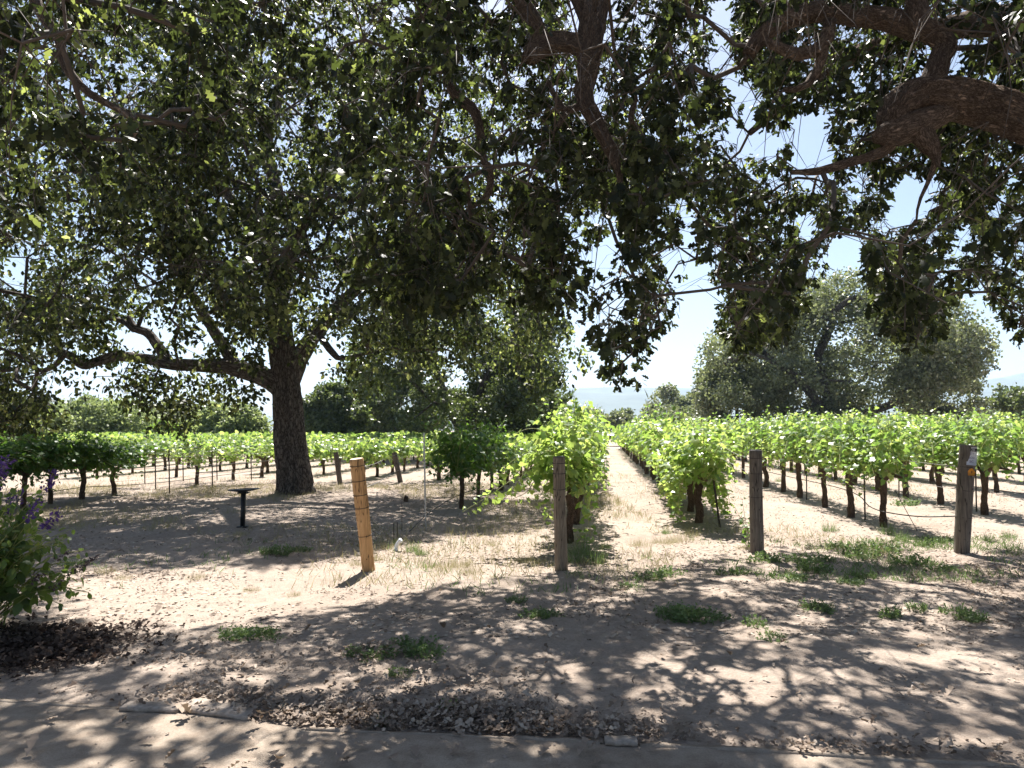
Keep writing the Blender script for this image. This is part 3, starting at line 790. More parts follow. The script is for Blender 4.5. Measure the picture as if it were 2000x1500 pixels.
hang = [(240, 735), (225, 750), (262, 760), (300, 745), (298, 790), (318, 810), (330, 735), (212, 662), (230, 670), (190, 655), (350, 640), (340, 670), (365, 790), (372, 815), (395, 770), (350, 800), (420, 760), (440, 745), (500, 690), (480, 660), (470, 750), (150, 590), (180, 670), (250, 690), (60, 760), (30, 800), (90, 770), (20, 850), (70, 840), (105, 800), (700, 720), (660, 720), (720, 740), (1090, 735), (1120, 690), (1060, 740), (500, 640), (520, 600), (590, 620), (620, 600), (480, 690), (600, 660), (560, 590), (545, 615), (575, 640), (505, 610), (530, 640), (490, 655), (470, 700), (455, 680), (160, 660), (175, 625), (205, 690), (150, 700), (225, 610), (255, 600), (330, 620), (350, 720), (310, 725), (280, 725), (380, 640), (400, 700), (420, 720), (360, 610), (190, 735), (255, 745), (275, 780), (340, 770), (385, 745), (430, 665), (465, 770), (500, 760)]
hangp = np.array([P(a, b, OD + random.uniform(-2.2, -.3)) for a, b in hang])
att = np.vstack([cand, hangp])
N, rad, chains = grow([(q, rr) for _, q, rr in oak_limbs], att, step=.5, jitter=.10, r_tip=.008)
mb = MB(); branch_mesh(mb, N, rad, chains, 5, .05, skip=shades_lit(N, False))
A, mid, end, ros, dirs = twigs_and_rosettes(cand, 4, .70, 3, droop=.6)
A2, mid2, end2, ros2, dirs2 = twigs_and_rosettes(hangp, 3, .38, 3, droop=.6)
keep = oak_ok(end)
twig_mesh(mb, np.vstack([A[keep], A2]), np.vstack([mid[keep], mid2]), np.vstack([end[keep], end2]), .009)
mb.build('twigs', M['twig'], oak, True, OB, kind='stuff')
k = oak_ok(ros) & (fbm(ros * 1.1, 46, 2) > .45) & (fbm(ros * 3.0, 48, 2) > .38)
ros, dirs = np.vstack([ros[k], ros2]), np.vstack([dirs[k], dirs2])
pos, ax, nr = rosette_leaves(ros, dirs, 8, spread=.11)
mb = MB(); osz = rng.uniform(.08, .14, len(pos)); bk = pos[:, 1] > OD + .5
add_leaves(mb, OAK_FAR, pos[~bk], ax[~bk], nr[~bk], osz[~bk]); add_leaves(mb, FAR_LEAF, pos[bk], ax[bk], nr[bk], osz[bk])
mb.build('foliage', M['oak_leaf_b'], oak, False, OB, kind='stuff')

# ------------------------------------------------------------------ far trees
def far_tree(name, label, cat, box, D, mat, leaf=.32, n_leaf=9000, n_lobe=26, trunk_px=None, depth=.8, seed=0, group=None, bottom=.12, stems=1, lobe_r=.26):
    l, rgt, top, bot = box
    r = np.random.default_rng(seed)
    W = (rgt - l) / FPX * D; cxp = (l + rgt) / 2
    x0 = P(cxp, 840, D)[0]; ztop = P(cxp, top, D)[2]; zb = max(P(cxp, bot, D)[2], .2)
    tx = P(trunk_px, 840, D)[0] if trunk_px else x0
    base = np.array([tx, D, 0.0])
    t = thing(name, label, cat, base, group)
    H = ztop - zb
    lob = []
    while len(lob) < n_lobe:
        q = r.uniform(-1, 1, 3)
        if np.sum(q ** 2) < 1 and q[2] > -.95:
            lob.append(q)
    lob = np.array(lob)
    lob = lob / np.maximum(np.linalg.norm(lob, axis=1, keepdims=True), .01) * np.clip(np.linalg.norm(lob, axis=1, keepdims=True) ** .45, 0, 1)
    rr = lobe_r * r.uniform(.65, 1.25, n_lobe)
    C = np.column_stack([x0 + lob[:, 0] * W / 2 * (1 - rr), D + lob[:, 1] * W / 2 * depth * (1 - rr), zb + H * (.46 + lob[:, 2] * .54 * (1 - rr * .9))])
    limbs = []
    for s in range(stems):
        a = base + np.array([r.normal() * .15 * s, r.normal() * .1 * s, -.2])
        e = np.array([x0 + (r.uniform(-.3, .3) if stems > 1 or trunk_px else r.uniform(-.1, .1)) * W, D + r.uniform(-.1, .1) * W, zb + H * .5])
        mdl = a * .5 + e * .5 + np.array([r.normal() * .03 * W, 0, .04 * H])
        limbs.append(limb([a, a + [0, 0, .4], mdl, e], [W * .028 / stems ** .4, W * .024 / stems ** .4, W * .02 / stems ** .4, W * .011], 14))
    mb = MB()
    for q, q2 in limbs: add_tube(mb, q, q2, 12, (.1, 4, 1, seed + 3))
    mb.build('trunk', M['bark_far'], t, True, base)
    N, rad, chains = grow(limbs, C, r, 1.2, .06, W * .0042, .08)
    mb = MB(); branch_mesh(mb, N, rad, chains, 5, W * .02); mb.build('branches', M['bark_far'], t, True, base, kind='stuff')
    per = max(1, n_leaf // n_lobe)
    d = rand_dir(n_lobe * per, r); LI = np.repeat(np.arange(n_lobe), per)
    d[:, 2] = np.where(d[:, 2] < -.6, -d[:, 2], d[:, 2])
    rad3 = np.column_stack([rr * W * .5, rr * W * .5, rr * W * .42])[LI]
    q = r.uniform(.35, 1.0, len(d)) ** .5
    lump = .72 + .6 * fbm(d * 2.3 + LI[:, None] * 3.7, seed, 2)
    pos = C[LI] + d * rad3 * (q * lump)[:, None]
    ok = (fbm(pos * (16.0 / W), seed + 9, 3) > .43) & (pos[:, 2] > .15)
    pos, d = pos[ok], d[ok]
    # break every sample into a small clump of leaves
    k = 2
    pos = np.repeat(pos, k, 0) + r.normal(size=(len(pos) * k, 3)) * leaf * .45; d = np.repeat(d, k, 0)
    ax = unit(rand_dir(len(pos), r) + d * .3 + np.array([0, 0, -.2])); nr = unit(rand_dir(len(pos), r) * .9 + d * .6 + [0, 0, .3])
    mb = MB(); add_leaves(mb, FAR_LEAF, pos, ax, nr, leaf * r.uniform(.6, 1.25, len(pos)))
    mb.build('foliage', M[mat], t, False, base, kind='stuff')
    return t

far_tree('oak_tree', 'wide grey-green live oak rising behind the right-hand vine rows', 'tree', (1352, 1925, 545, 835), 58, 'liveoak', .27, 56000, 70, 1640, .8, 5, stems=2, lobe_r=.23)
far_tree('oak_tree', 'round grey-green oak between the distant hills and the wide live oak', 'tree', (1240, 1400, 752, 850), 95, 'liveoak', .38, 7000, 22, None, .8, 6)
far_tree('oak_tree', 'small distant oak at the far end of the lane, left one of two', 'tree', (1085, 1200, 804, 846), 150, 'liveoak', .5, 4000, 16, None, .8, 7, bottom=0)
far_tree('oak_tree', 'small distant oak at the far end of the lane, right one of two', 'tree', (1180, 1262, 801, 846), 140, 'darkoak', .5, 4000, 14, None, .8, 8)
far_tree('oak_tree', 'dark oak cut off by the right edge behind the vines', 'tree', (1935, 2130, 730, 850), 66, 'darkoak', .32, 7000, 22, None, .8, 9)
far_tree('willow_tree', 'soft olive-green rounded tree left of the big trunk beyond the vines', 'tree', (50, 345, 782, 880), 56, 'willow', .26, 16000, 34, None, .7, 10, stems=3)
far_tree('willow_tree', 'olive bushy tree directly left of the furrowed trunk beyond the vines', 'tree', (345, 540, 792, 880), 54, 'willow', .26, 12000, 26, None, .7, 11, stems=3)
far_tree('shrub', 'bright lime shrub tucked between the two olive trees', 'shrub', (285, 352, 824, 880), 52, 'lime_shrub', .2, 3500, 12, None, .8, 12, stems=2)
far_tree('oak_tree', 'dark bushy oak just right of the furrowed trunk beyond the vines', 'tree', (575, 725, 748, 884), 52, 'darkoak', .26, 16000, 44, None, .8, 13, lobe_r=.3)
far_tree('shrub', 'low grey-green thicket closing the far end of the lane', 'shrub', (1085, 1262, 814, 850), 72, 'liveoak', .3, 9000, 36, None, .4, 23, stems=3, lobe_r=.24)
far_tree('shrub', 'low thicket left of the wide live oak, under the round oak', 'shrub', (1225, 1440, 802, 850), 88, 'liveoak', .34, 9000, 36, None, .4, 24, stems=3, lobe_r=.24)
far_tree('oak_tree', 'smaller live oak against the left flank of the wide live oak', 'tree', (1345, 1540, 672, 848), 63, 'liveoak', .28, 16000, 44, None, .8, 25, lobe_r=.26)
far_tree('oak_tree', 'smaller live oak against the right flank of the wide live oak', 'tree', (1745, 1930, 630, 848), 64, 'liveoak', .28, 17000, 44, None, .8, 26, lobe_r=.26)
far_tree('shrub', 'long dark thicket low behind the leaning end posts', 'shrub', (545, 830, 792, 884), 64, 'darkoak', .3, 14000, 44, None, .5, 21, stems=3, lobe_r=.3)
far_tree('shrub', 'grey-green thicket low behind the olive trees on the left', 'shrub', (-20, 560, 812, 884), 74, 'liveoak', .34, 16000, 60, None, .3, 22, stems=4, lobe_r=.2)
far_tree('oak_tree', 'broad oak with forked trunk showing beneath its crown behind the middle rows', 'tree', (640, 1135, 480, 862), 42, 'darkoak', .21, 44000, 80, 915, .7, 14, stems=2, lobe_r=.18)
far_tree('oak_tree', 'brownish oak at the left edge behind the shaded vines', 'tree', (-120, 95, 770, 890), 38, 'darkoak', .2, 9000, 26, None, .8, 15)
far_tree('oak_tree', 'low dark oak filling the gap behind the broad forked oak', 'tree', (675, 900, 715, 872), 60, 'darkoak', .28, 12000, 34, None, .8, 16)
far_tree('oak_tree', 'low dark oak at the right foot of the broad forked oak', 'tree', (880, 1120, 740, 870), 52, 'darkoak', .26, 11000, 32, None, .8, 19)
far_tree('oak_tree', 'distant grey oak showing under the left limb of the big oak', 'tree', (-40, 260, 800, 862), 95, 'liveoak', .4, 5000, 20, None, .6, 17)
far_tree('oak_tree', 'distant oak to the right of the wide live oak under the hill', 'tree', (1850, 1990, 795, 850), 110, 'liveoak', .4, 4000, 16, None, .8, 18)

# ------------------------------------------------------------------ grapevines
ROW_AZ = math.atan(175 / 1400.0)
RD = np.array([math.sin(ROW_AZ), math.cos(ROW_AZ), 0.0])
ROW_RZ = math.pi / 2 - ROW_AZ

def shoot_leaves(path, r, spacing=.065, size=.12, tip=.45):
    L = np.concatenate([[0], np.cumsum(np.linalg.norm(np.diff(path, axis=0), axis=1))])
    n = max(3, int(L[-1] / spacing))
    s = np.linspace(L[-1] * .10, L[-1], n)
    q = np.column_stack([np.interp(s, L, path[:, k]) for k in range(3)])
    tan = unit(np.gradient(q, axis=0))
    side = unit(np.cross(tan, r.normal(size=3))) * np.where(np.arange(n) % 2, 1, -1)[:, None]
    side = unit(side + r.normal(size=(n, 3)) * .5)
    sz = size * (1 - (1 - tip) * (np.arange(n) / n) ** 2.0) * r.uniform(.7, 1.2, n)
    pos = q + side * (sz * .55)[:, None]
    ax = unit(side + np.array([0, 0, -.55]) + r.normal(size=(n, 3)) * .25)
    nr = unit(side * .5 + np.array([0, 0, .8]) + r.normal(size=(n, 3)) * .45)
    return pos, ax, nr, sz

def make_vine(seed, top=1.75, trunk_h=.78, half=.9, n_shoot=34, lsize=.125, tpl=VINE, wide=.34, low=0.0, mat='vine', spacing=.065, hang=.12):
    r = np.random.default_rng(seed)
    tr = MB()
    ang = r.normal(size=(4, 2)) * .018
    pts = [(0, 0, -.12), (ang[0, 0], ang[0, 1], trunk_h * .3), (ang[1, 0], ang[1, 1], trunk_h * .65), (ang[2, 0], ang[2, 1], trunk_h * .95)]
    q, rr = limb(pts, [.066, .054, .05, .06], 16); add_tube(tr, q, rr * r.uniform(.85, 1.2), 12, (.28, 3, 5, seed))
    for s in (-1, 1):
        q, rr = limb([pts[3], (s * half * .35, r.normal() * .04, trunk_h + .10), (s * half, r.normal() * .04, trunk_h + .10)], [.045, .03, .018], 14)
        add_tube(tr, q, rr, 9, (.3, 3, 5, seed + 1))
    can, lv = MB(), []
    for k in range(n_shoot):
        x0 = r.uniform(-half, half); z0 = trunk_h + .10
        kind = r.random()
        H = (top - z0) * r.uniform(.72, 1.12)
        y1 = r.normal() * wide * .6
        if kind < .55:      # upright, arching at the tip
            p = [(x0, 0, z0), (x0 + r.normal() * .06, y1 * .4, z0 + H * .45), (x0 + r.normal() * .12, y1 * .9, z0 + H * .9), (x0 + r.normal() * .18, y1 * 1.3, z0 + H * (1.0 + .30 * r.random() ** 2))]
        elif kind < 1 - hang:    # flopping to the side
            s = 1 if r.random() < .5 else -1
            p = [(x0, 0, z0), (x0 + r.normal() * .08, s * wide * .5, z0 + H * .55), (x0 + r.normal() * .15, s * wide * r.uniform(.8, 1.3), z0 + H * .5), (x0 + r.normal() * .2, s * wide * r.uniform(1.0, 1.5), z0 + H * r.uniform(-.1, .25))]
        else:               # hanging below the wire
            s = 1 if r.random() < .5 else -1
            p = [(x0, 0, z0), (x0 + r.normal() * .08, s * wide * .5, z0 + .12), (x0 + r.normal() * .1, s * wide * .8, z0 - .12 - low * .4), (x0 + r.normal() * .12, s * wide * .8, z0 - .2 - low * r.uniform(.5, 1))]
        c = catmull(p, 10)
        add_tube(can, c, np.linspace(.006, .0025, 10), 4, None, 0, False)
        lv.append(shoot_leaves(c, r, spacing, lsize))
    # extra leaves fill the middle of the curtain
    nf = n_shoot * 5
    pos = np.column_stack([r.uniform(-half, half, nf), r.normal(size=nf) * wide * .55, trunk_h + .05 + (top - trunk_h - .12) * r.uniform(0, 1, nf) ** .9])
    ax = unit(np.column_stack([r.normal(size=nf), np.sign(pos[:, 1]) * 1.2 + r.normal(size=nf) * .4, -.5 + r.normal(size=nf) * .3]))
    nr = unit(np.column_stack([r.normal(size=nf) * .5, np.sign(pos[:, 1]) * .6, .7 + r.normal(size=nf) * .3]))
    lv.append((pos, ax, nr, lsize * r.uniform(.7, 1.15, nf)))
    pos, ax, nr, sz = [np.concatenate([l[k] for l in lv]) for k in range(4)]
    lm = MB(); add_leaves(lm, tpl, pos, ax, nr, sz)
    return tr.mesh('trunk', M['vine_bark'], True), can.mesh('canes', M['cane'], True), lm.mesh('foliage', M[mat]), (pos, ax, nr, sz)

RIGHT_HI = [make_vine(100 + s, top=1.88, trunk_h=.80, low=.15, hang=.12, n_shoot=40, mat=['vine', 'vine_mid', 'vine'][s % 3]) for s in range(6)]
RIGHT_LO = [make_vine(150 + s, top=1.84, trunk_h=.80, n_shoot=34, hang=.14, low=.1, mat=['vine', 'vine_mid'][s % 2], lsize=.16, tpl=VINE_LOW, spacing=.085) for s in range(5)]
LEFT_LO = [make_vine(200 + s, top=1.20, trunk_h=.56, half=1.05, n_shoot=32, lsize=.15, tpl=VINE_LOW, wide=.3, spacing=.08, hang=.16, low=.1, mat=['vine', 'vine_mid'][s % 2]) for s in range(5)]
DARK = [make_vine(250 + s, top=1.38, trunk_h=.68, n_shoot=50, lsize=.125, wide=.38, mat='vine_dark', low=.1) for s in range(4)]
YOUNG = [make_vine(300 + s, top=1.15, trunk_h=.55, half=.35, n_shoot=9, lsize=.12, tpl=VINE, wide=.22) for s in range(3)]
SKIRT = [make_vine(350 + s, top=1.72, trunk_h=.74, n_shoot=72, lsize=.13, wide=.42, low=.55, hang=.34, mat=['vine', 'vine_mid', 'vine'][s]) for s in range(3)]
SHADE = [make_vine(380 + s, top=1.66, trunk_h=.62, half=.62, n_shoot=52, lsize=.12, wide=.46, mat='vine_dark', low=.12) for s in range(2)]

def put_vine(var, p, label, group, flip=None, sc=1.0, rz=None):
    tm, cm, lm = var[:3]
    o = thing('grapevine', label, 'grapevine', (p[0], p[1], 0), group, (ROW_RZ if rz is None else rz) + (math.pi if (flip if flip is not None else random.random() < .5) else 0) + random.uniform(-.05, .05))
    o.scale = (sc * random.uniform(.95, 1.05), sc * random.uniform(.9, 1.12), sc * random.uniform(.95, 1.06))
    link('trunk', tm, o); link('canes', cm, o, kind='stuff'); link('foliage', lm, o, kind='stuff')
    return o

def row_point(anchor, y):
    return np.array([anchor[0] + RD[0] / RD[1] * (y - anchor[1]), y, 0.0])

p1, p2, p3, p4 = G(719, 1106), G(1096, 1114), G(1479, 1080), G(1878, 1079)
far_vines = []     # beyond the individually built ones
n_ind = 0
ORD = ['first', 'second', 'third', 'fourth', 'fifth', 'sixth', 'seventh', 'eighth', 'ninth']
def vine_row(anchor, y0, y1, near_var, far_var, label, group, first_label=None, y_ind=40, sw=20, step=1.75, sc=1.0, skip=(), n_lab=6):
    global n_ind
    y = y0; k = 0
    while y < y1:
        p = row_point(anchor, y) + np.array([random.uniform(-.05, .05), random.uniform(-.12, .12), 0])
        if k not in skip:
            if y < y_ind:
                v = random.choice(near_var if y < sw else far_var)
                one = first_label if (k == 0 and first_label) else (ORD[k] + ' vine from the front' + label[label.index(' in the'):]) if k < n_lab else None
                put_vine(v, p, one or label.replace(' in the', ' far back in the', 1), None if one else group, sc=sc)
                n_ind += 1
            else:
                far_vines.append((p, random.choice(far_var), sc))
        y += step * random.uniform(.92, 1.08); k += 1

ROW_W = 2.68
vine_row(p3 + np.array([-.34, 0, 0]), 12.3, 62, SKIRT, RIGHT_LO, 'leafy vine in the row directly right of the bare dirt lane', 'vines right of the lane', 'bushy vine with a skirt to the ground beside the thin dark leaning stake', sw=17, y_ind=38)
vine_row(p2, 12.3, 62, RIGHT_HI, RIGHT_LO, 'leafy vine in the row directly left of the bare dirt lane', 'vines left of the lane', None, sw=19, y_ind=38)
vine_row(p4, 11.95, 60, RIGHT_HI, RIGHT_LO, 'leafy vine in the row behind the post with the white sign', 'vines behind the sign post', 'front vine with bare trunk between the two grey right-hand posts', sw=22, y_ind=40)
a5 = p4 + np.array([ROW_W, .3, 0])
vine_row(a5, 13.9, 60, RIGHT_HI, RIGHT_LO, 'leafy vine in the row to the right of the sign post', 'vines right of the sign post', 'near vine with a crooked trunk just right of the sign post', sw=22, y_ind=42)
for k in range(1, 7):
    a = a5 + np.array([ROW_W * k, .2 * k, 0])
    nm = ['second', 'third', 'fourth', 'fifth', 'sixth', 'seventh'][k - 1]
    vine_row(a, 15.5 + 3.0 * k, 58, RIGHT_HI if k < 2 else RIGHT_LO, RIGHT_LO, f'leafy vine in the {nm} row to the right of the sign post', f'vines in the {nm} row right of the sign post', sw=22, y_ind=42 if k < 4 else 36)

# left block, shorter vines behind the oak
aL = [p1 + np.array([-2.45 * k, 0, 0]) for k in range(0, 14)]
vine_row(aL[0], 19.5, 60, SHADE, LEFT_LO, 'sunlit vine in the row behind the golden post, past the shaded bush', 'vines behind the golden post', sw=1, y_ind=36)
left_start = {1: 23.2, 2: 23.0, 3: 24.4, 4: 27.0, 5: 28.5, 6: 25.0, 7: 27, 8: 28, 9: 29, 10: 31, 11: 33, 12: 35, 13: 36}
ord_ = ['first', 'second', 'third', 'fourth', 'fifth', 'sixth', 'seventh', 'eighth', 'ninth', 'tenth', 'eleventh', 'twelfth', 'thirteenth']
for k, ys in left_start.items():
    vine_row(aL[k], ys, 56, LEFT_LO, LEFT_LO, f'short sunlit vine in the {ord_[k - 1]} row left of the golden post', f'vines in the {ord_[k - 1]} row left of the golden post', sw=5, y_ind=36 if k < 8 else 33)

# dark vines in the shade of the oak
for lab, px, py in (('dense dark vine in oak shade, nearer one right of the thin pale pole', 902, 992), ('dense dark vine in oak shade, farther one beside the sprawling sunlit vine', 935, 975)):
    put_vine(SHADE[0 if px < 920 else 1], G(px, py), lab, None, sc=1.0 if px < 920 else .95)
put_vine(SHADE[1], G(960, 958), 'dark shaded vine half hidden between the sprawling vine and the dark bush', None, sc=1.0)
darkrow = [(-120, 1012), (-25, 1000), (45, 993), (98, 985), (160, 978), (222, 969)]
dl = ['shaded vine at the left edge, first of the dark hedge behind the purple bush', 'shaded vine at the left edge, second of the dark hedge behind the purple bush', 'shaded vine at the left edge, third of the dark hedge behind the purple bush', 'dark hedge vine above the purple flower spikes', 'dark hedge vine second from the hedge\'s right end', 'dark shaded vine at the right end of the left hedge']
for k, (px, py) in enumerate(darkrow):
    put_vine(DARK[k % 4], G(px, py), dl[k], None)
yv = [(385, 947, 'small young vine climbing a stake in the gap left of the furrowed trunk', 1.0), (457, 938, 'young sparse vine nearest the left side of the furrowed trunk', 1.05), (512, 931, 'young bushy vine touching the left outline of the furrowed trunk', 1.1), (345, 932, 'young vine behind the bare stakes, right of the dark hedge', 1.0)]
for k, (px, py, lab, sc) in enumerate(yv): put_vine(YOUNG[k % 3], G(px, py), lab, None, sc=sc)

# the sprawling vine behind the second post, with long canes falling to the left
FV = row_point(p2, 10.35)
fvar = make_vine(777, top=1.66, trunk_h=.70, half=.95, n_shoot=54, lsize=.135, wide=.36, low=.3, hang=.14)
fo = thing('grapevine', 'sprawling bright vine behind the tan post with canes reaching left to the ground', 'grapevine', FV)
rm = Matrix.Rotation(ROW_RZ, 4, 'Z')
for nm, me in (('trunk', fvar[0]), ('canes', fvar[1])):
    o = link(nm, me, fo); o.rotation_euler = (0, 0, ROW_RZ)
R3 = np.array(rm.to_3x3())
pos, ax, nr, sz = fvar[3]
pos = pos @ R3.T + FV; ax = ax @ R3.T; nr = nr @ R3.T
r = np.random.default_rng(5)
canes = [[(1095, 880, 10.1), (1060, 900, 9.8), (1010, 930, 9.5), (960, 965, 9.3), (903, 1000, 9.15)], [(1090, 870, 10.2), (1040, 880, 9.9), (995, 905, 9.7), (965, 950, 9.6), (945, 985, 9.5)],
         [(1090, 850, 10.2), (1050, 850, 10), (1010, 862, 9.9), (985, 890, 9.8)], [(1100, 860, 10.2), (1110, 820, 10.1), (1100, 800, 10.0), (1080, 795, 9.95)], [(1120, 850, 10.4), (1090, 815, 10.3), (1075, 812, 10.2)],
         [(1085, 900, 10), (1050, 930, 9.7), (1030, 960, 9.6), (1000, 975, 9.5)], [(1120, 870, 10.2), (1145, 850, 10.0), (1165, 855, 9.9)], [(1090, 860, 10.1), (1055, 840, 9.9), (1030, 838, 9.8), (1000, 850, 9.7)],
         [(1100, 900, 10.1), (1075, 930, 9.8), (1060, 960, 9.6), (1045, 985, 9.5)], [(1120, 900, 10.0), (1140, 920, 9.8), (1150, 960, 9.7)], [(1090, 880, 10.1), (1070, 880, 9.7), (1040, 900, 9.4), (1010, 945, 9.2), (985, 975, 9.1)]]
cm = MB(); ll = []
for c in canes:
    q = catmull([P(*a) for a in c], 16)
    add_tube(cm, q, np.linspace(.008, .003, 16), 5, None, 0, False)
    ll.append(shoot_leaves(q, r, .045, .135, .4))
cm.build('long_canes', M['cane'], fo, True, FV)
pos2, ax2, nr2, sz2 = [np.concatenate([l[k] for l in ll]) for k in range(4)]
pos, ax, nr, sz = np.vstack([pos2, pos]), np.vstack([ax2, ax]), np.vstack([nr2, nr]), np.concatenate([sz2, sz])
take = np.concatenate([np.arange(len(pos2)), len(pos2) + np.argsort(pos[len(pos2):, 1] - .4 * pos[len(pos2):, 2])])[:300]
rest = np.ones(len(pos), bool); rest[take] = False
leaf_objects(fo, VINE, M['vine'], pos[take], ax[take], nr[take], sz[take], FV)
lm = MB(); add_leaves(lm, VINE, pos[rest], ax[rest], nr[rest], sz[rest]); lm.build('foliage', M['vine'], fo, False, FV, kind='stuff')

# the far ends of the rows
tr, lm = MB(), MB()
rr_ = np.random.default_rng(9)
for p, var, sc in far_vines:
    n = 150
    h = (1.72 if p[0] > -.5 + .125 * (p[1] - 8) else 1.27) * rr_.uniform(.95, 1.08)
    b0 = .7 if h > 1.5 else .52
    q = np.column_stack([rr_.uniform(-.95, .95, n), rr_.normal(size=n) * .32, b0 + (h - b0) * rr_.uniform(0, 1.06, n) ** .8])
    q = q @ R3.T + p
    add_leaves(lm, VINE_LOW, q, unit(rand_dir(n, rr_) + [0, 0, -.4]), unit(rand_dir(n, rr_) + [0, 0, .8]), rr_.uniform(.17, .30, n))
    add_tube(tr, np.array([p, p + [.02, .02, b0 + .2]]), [.045, .04], 5)
dv = thing('distant_vines', 'far ends of all the vine rows merging into one hazy green mass', 'grapevines', (0, 50, 0))
dv['kind'] = 'stuff'
for nm, m_, mt in (('trunks', tr, 'vine_bark'), ('foliage', lm, 'vine')):
    m_.build(nm, M[mt], dv, False, (0, 50, 0), kind='stuff')

# ------------------------------------------------------------------ posts
def ring(mb, c, t, R, r, n=18, s=5, mat=0):
    t = t / np.linalg.norm(t); u = unit(np.cross(t, [0.1, .9, .2])); w = np.cross(t, u)
    a = np.linspace(0, 2 * math.pi, n, endpoint=False)
    q = c + R * (np.cos(a)[:, None] * u + np.sin(a)[:, None] * w)
    q = np.vstack([q, q[:1]])
    v, f = tube(q, r, s); mb.add(v, f, mat)

def wooden_post(base, top, rad, mat, cap, rings, label, sides=26, cracks=0, seed=1):
    o = thing('wooden_post', label, 'post', base)
    d = top - base; L = np.linalg.norm(d); d = d / L
    n = 26
    t = np.concatenate([[-.15 / L], np.linspace(0, 1, n)])
    q = base + d * (t * L)[:, None]
    rr = rad * (1.04 - .05 * np.clip(t, 0, 1)); 
    q = np.vstack([q, q[-1] + d * .006]); rr = np.append(rr, rr[-1] * .93)
    mb = MB(); v, f = tube(q, rr, sides, (.02, 2.5, 3.0, seed)); mb.add(v, f)
    mb.build('shaft', mat, o, True, base)
    mb = MB(); e = v[-sides:]; c = e.mean(0) + d * .002
    mb.add(np.vstack([e + d * .0015, c]), [[k, (k + 1) % sides, sides] for k in range(sides)]); mb.build('end_grain', cap, o, False, base)
    for k in rings:
        mb = MB(); ring(mb, base + d * (k * L), d, rad * 1.035, .0045); mb.build('wire_wrap', M['stake'], o, True, base)
    return o, d, L
p1b, p1t = p1, P(696, 897, p1[1] - .12)
wooden_post(p1b, p1t, .079, M['post_new'], M['endgrain'], (.29, .55, .67, .80, .94), 'golden new pine post leaning left with wire bands', seed=3)
p2b, p2t = p2, P(1091, 893, p2[1] - .10)
wooden_post(p2b, p2t, .071, M['post_tan'], M['endgrain_old'], (.72, .86, .95), 'tan-grey upright post in front of the sprawling bright vine', seed=5)
p3b, p3t = p3, P(1475, 880, p3[1] - .08)
wooden_post(p3b, p3t, .088, M['post_old'], M['endgrain_old'], (.55, .78, .93), 'grey weathered post right of the lane, without any sign', seed=7)
p4b, p4t = p4, P(1890, 870, p4[1] - .06)
sp, d4, L4 = wooden_post(p4b, p4t, .095, M['post_old'], M['endgrain_old'], (.33, .58, .80), 'grey weathered post with white sign and orange tag at the right', seed=9)

# sign plate and tag on the right-hand post
def frame_on_post(px, py, off):
    c = P(px, py, p4[1] - .06 - off)
    return c
nrm = unit(np.array([-.38, -.92, 0.02])); right = unit(np.cross(nrm, d4)); right = right if right[0] > 0 else -right
up = unit(np.cross(right, nrm)); up = up if up[2] > 0 else -up
def plate(mb, c, w, h, t, mat=0, pts=None):
    if pts is None: pts = [(-w / 2, -h / 2), (w / 2, -h / 2), (w / 2, h / 2), (-w / 2, h / 2)]
    n = len(pts)
    fr = np.array([c + right * a + up * b_ + nrm * t for a, b_ in pts]); bk = np.array([c + right * a + up * b_ for a, b_ in pts])
    mb.add(np.vstack([fr, bk]), [[k, (k + 1) % n, n + (k + 1) % n, n + k] for k in range(n)], mat)
    mb.F.append(np.array([list(range(n))]) + mb.n - 2 * n); mb.M.append(np.array([mat]))
sc_ = P(1899, 891, p4[1] - .06)
sc_ = sc_ + nrm * .099 * 1.0 - np.array([0, 0, 0])
sc_[0] = P(1898, 891, sc_[1])[0]; sc_[2] = P(1898, 891, sc_[1])[2]
mb = MB(); plate(mb, sc_, .110, .235, .004); so = mb.build('sign_plate', M['sign'], sp, False, p4b)
hc = sc_ + up * .082 + nrm * .0045 + right * .008
mb = MB(); plate(mb, hc, .092, .042, .001); mb.build('header_strip', M['sign_black'], so, False, p4b)
def lettering(txt, c, size, mat, parent):
    cu = bpy.data.curves.new('lettering', 'FONT'); cu.body = txt; cu.size = size; cu.align_x = 'CENTER'; cu.align_y = 'CENTER'; cu.extrude = .0006
    tmp = bpy.data.objects.new('lettering_source', cu)
    me = bpy.data.meshes.new_from_object(tmp); bpy.data.objects.remove(tmp); me.name = 'lettering'
    me.materials.clear(); me.materials.append(mat)
    o = link('lettering', me, parent)
    m = Matrix(((right[0], up[0], nrm[0], 0), (right[1], up[1], nrm[1], 0), (right[2], up[2], nrm[2], 0), (0, 0, 0, 1)))
    o.matrix_local = Matrix.Translation(Vector((c - p4b).tolist())) @ m
lettering('28', hc + nrm * .002, .042, M['sign_pale'], so)
lettering('ZY', sc_ + up * .030 + nrm * .0052, .040, M['sign_blue'], so)
lettering('#20', sc_ - up * .022 + nrm * .0052, .038, M['sign_blue'], so)
lettering('SC', sc_ - up * .072 + nrm * .0052, .044, M['sign_blue'], so)
tc_ = P(1898, 922, sc_[1] + .004)
hexa = [(-.040, -.046), (.030, -.046), (.040, -.005), (.022, .030), (0, .052), (-.028, .034), (-.046, .004)]
mb = MB(); plate(mb, tc_, 0, 0, .005, 0, hexa); to = mb.build('orange_tag', M['orange'], sp, False, p4b)
mb = MB(); plate(mb, tc_ + nrm * .0055, .008, .03, .002); mb.build('tag_mark', M['stake'], to, False, p4b)

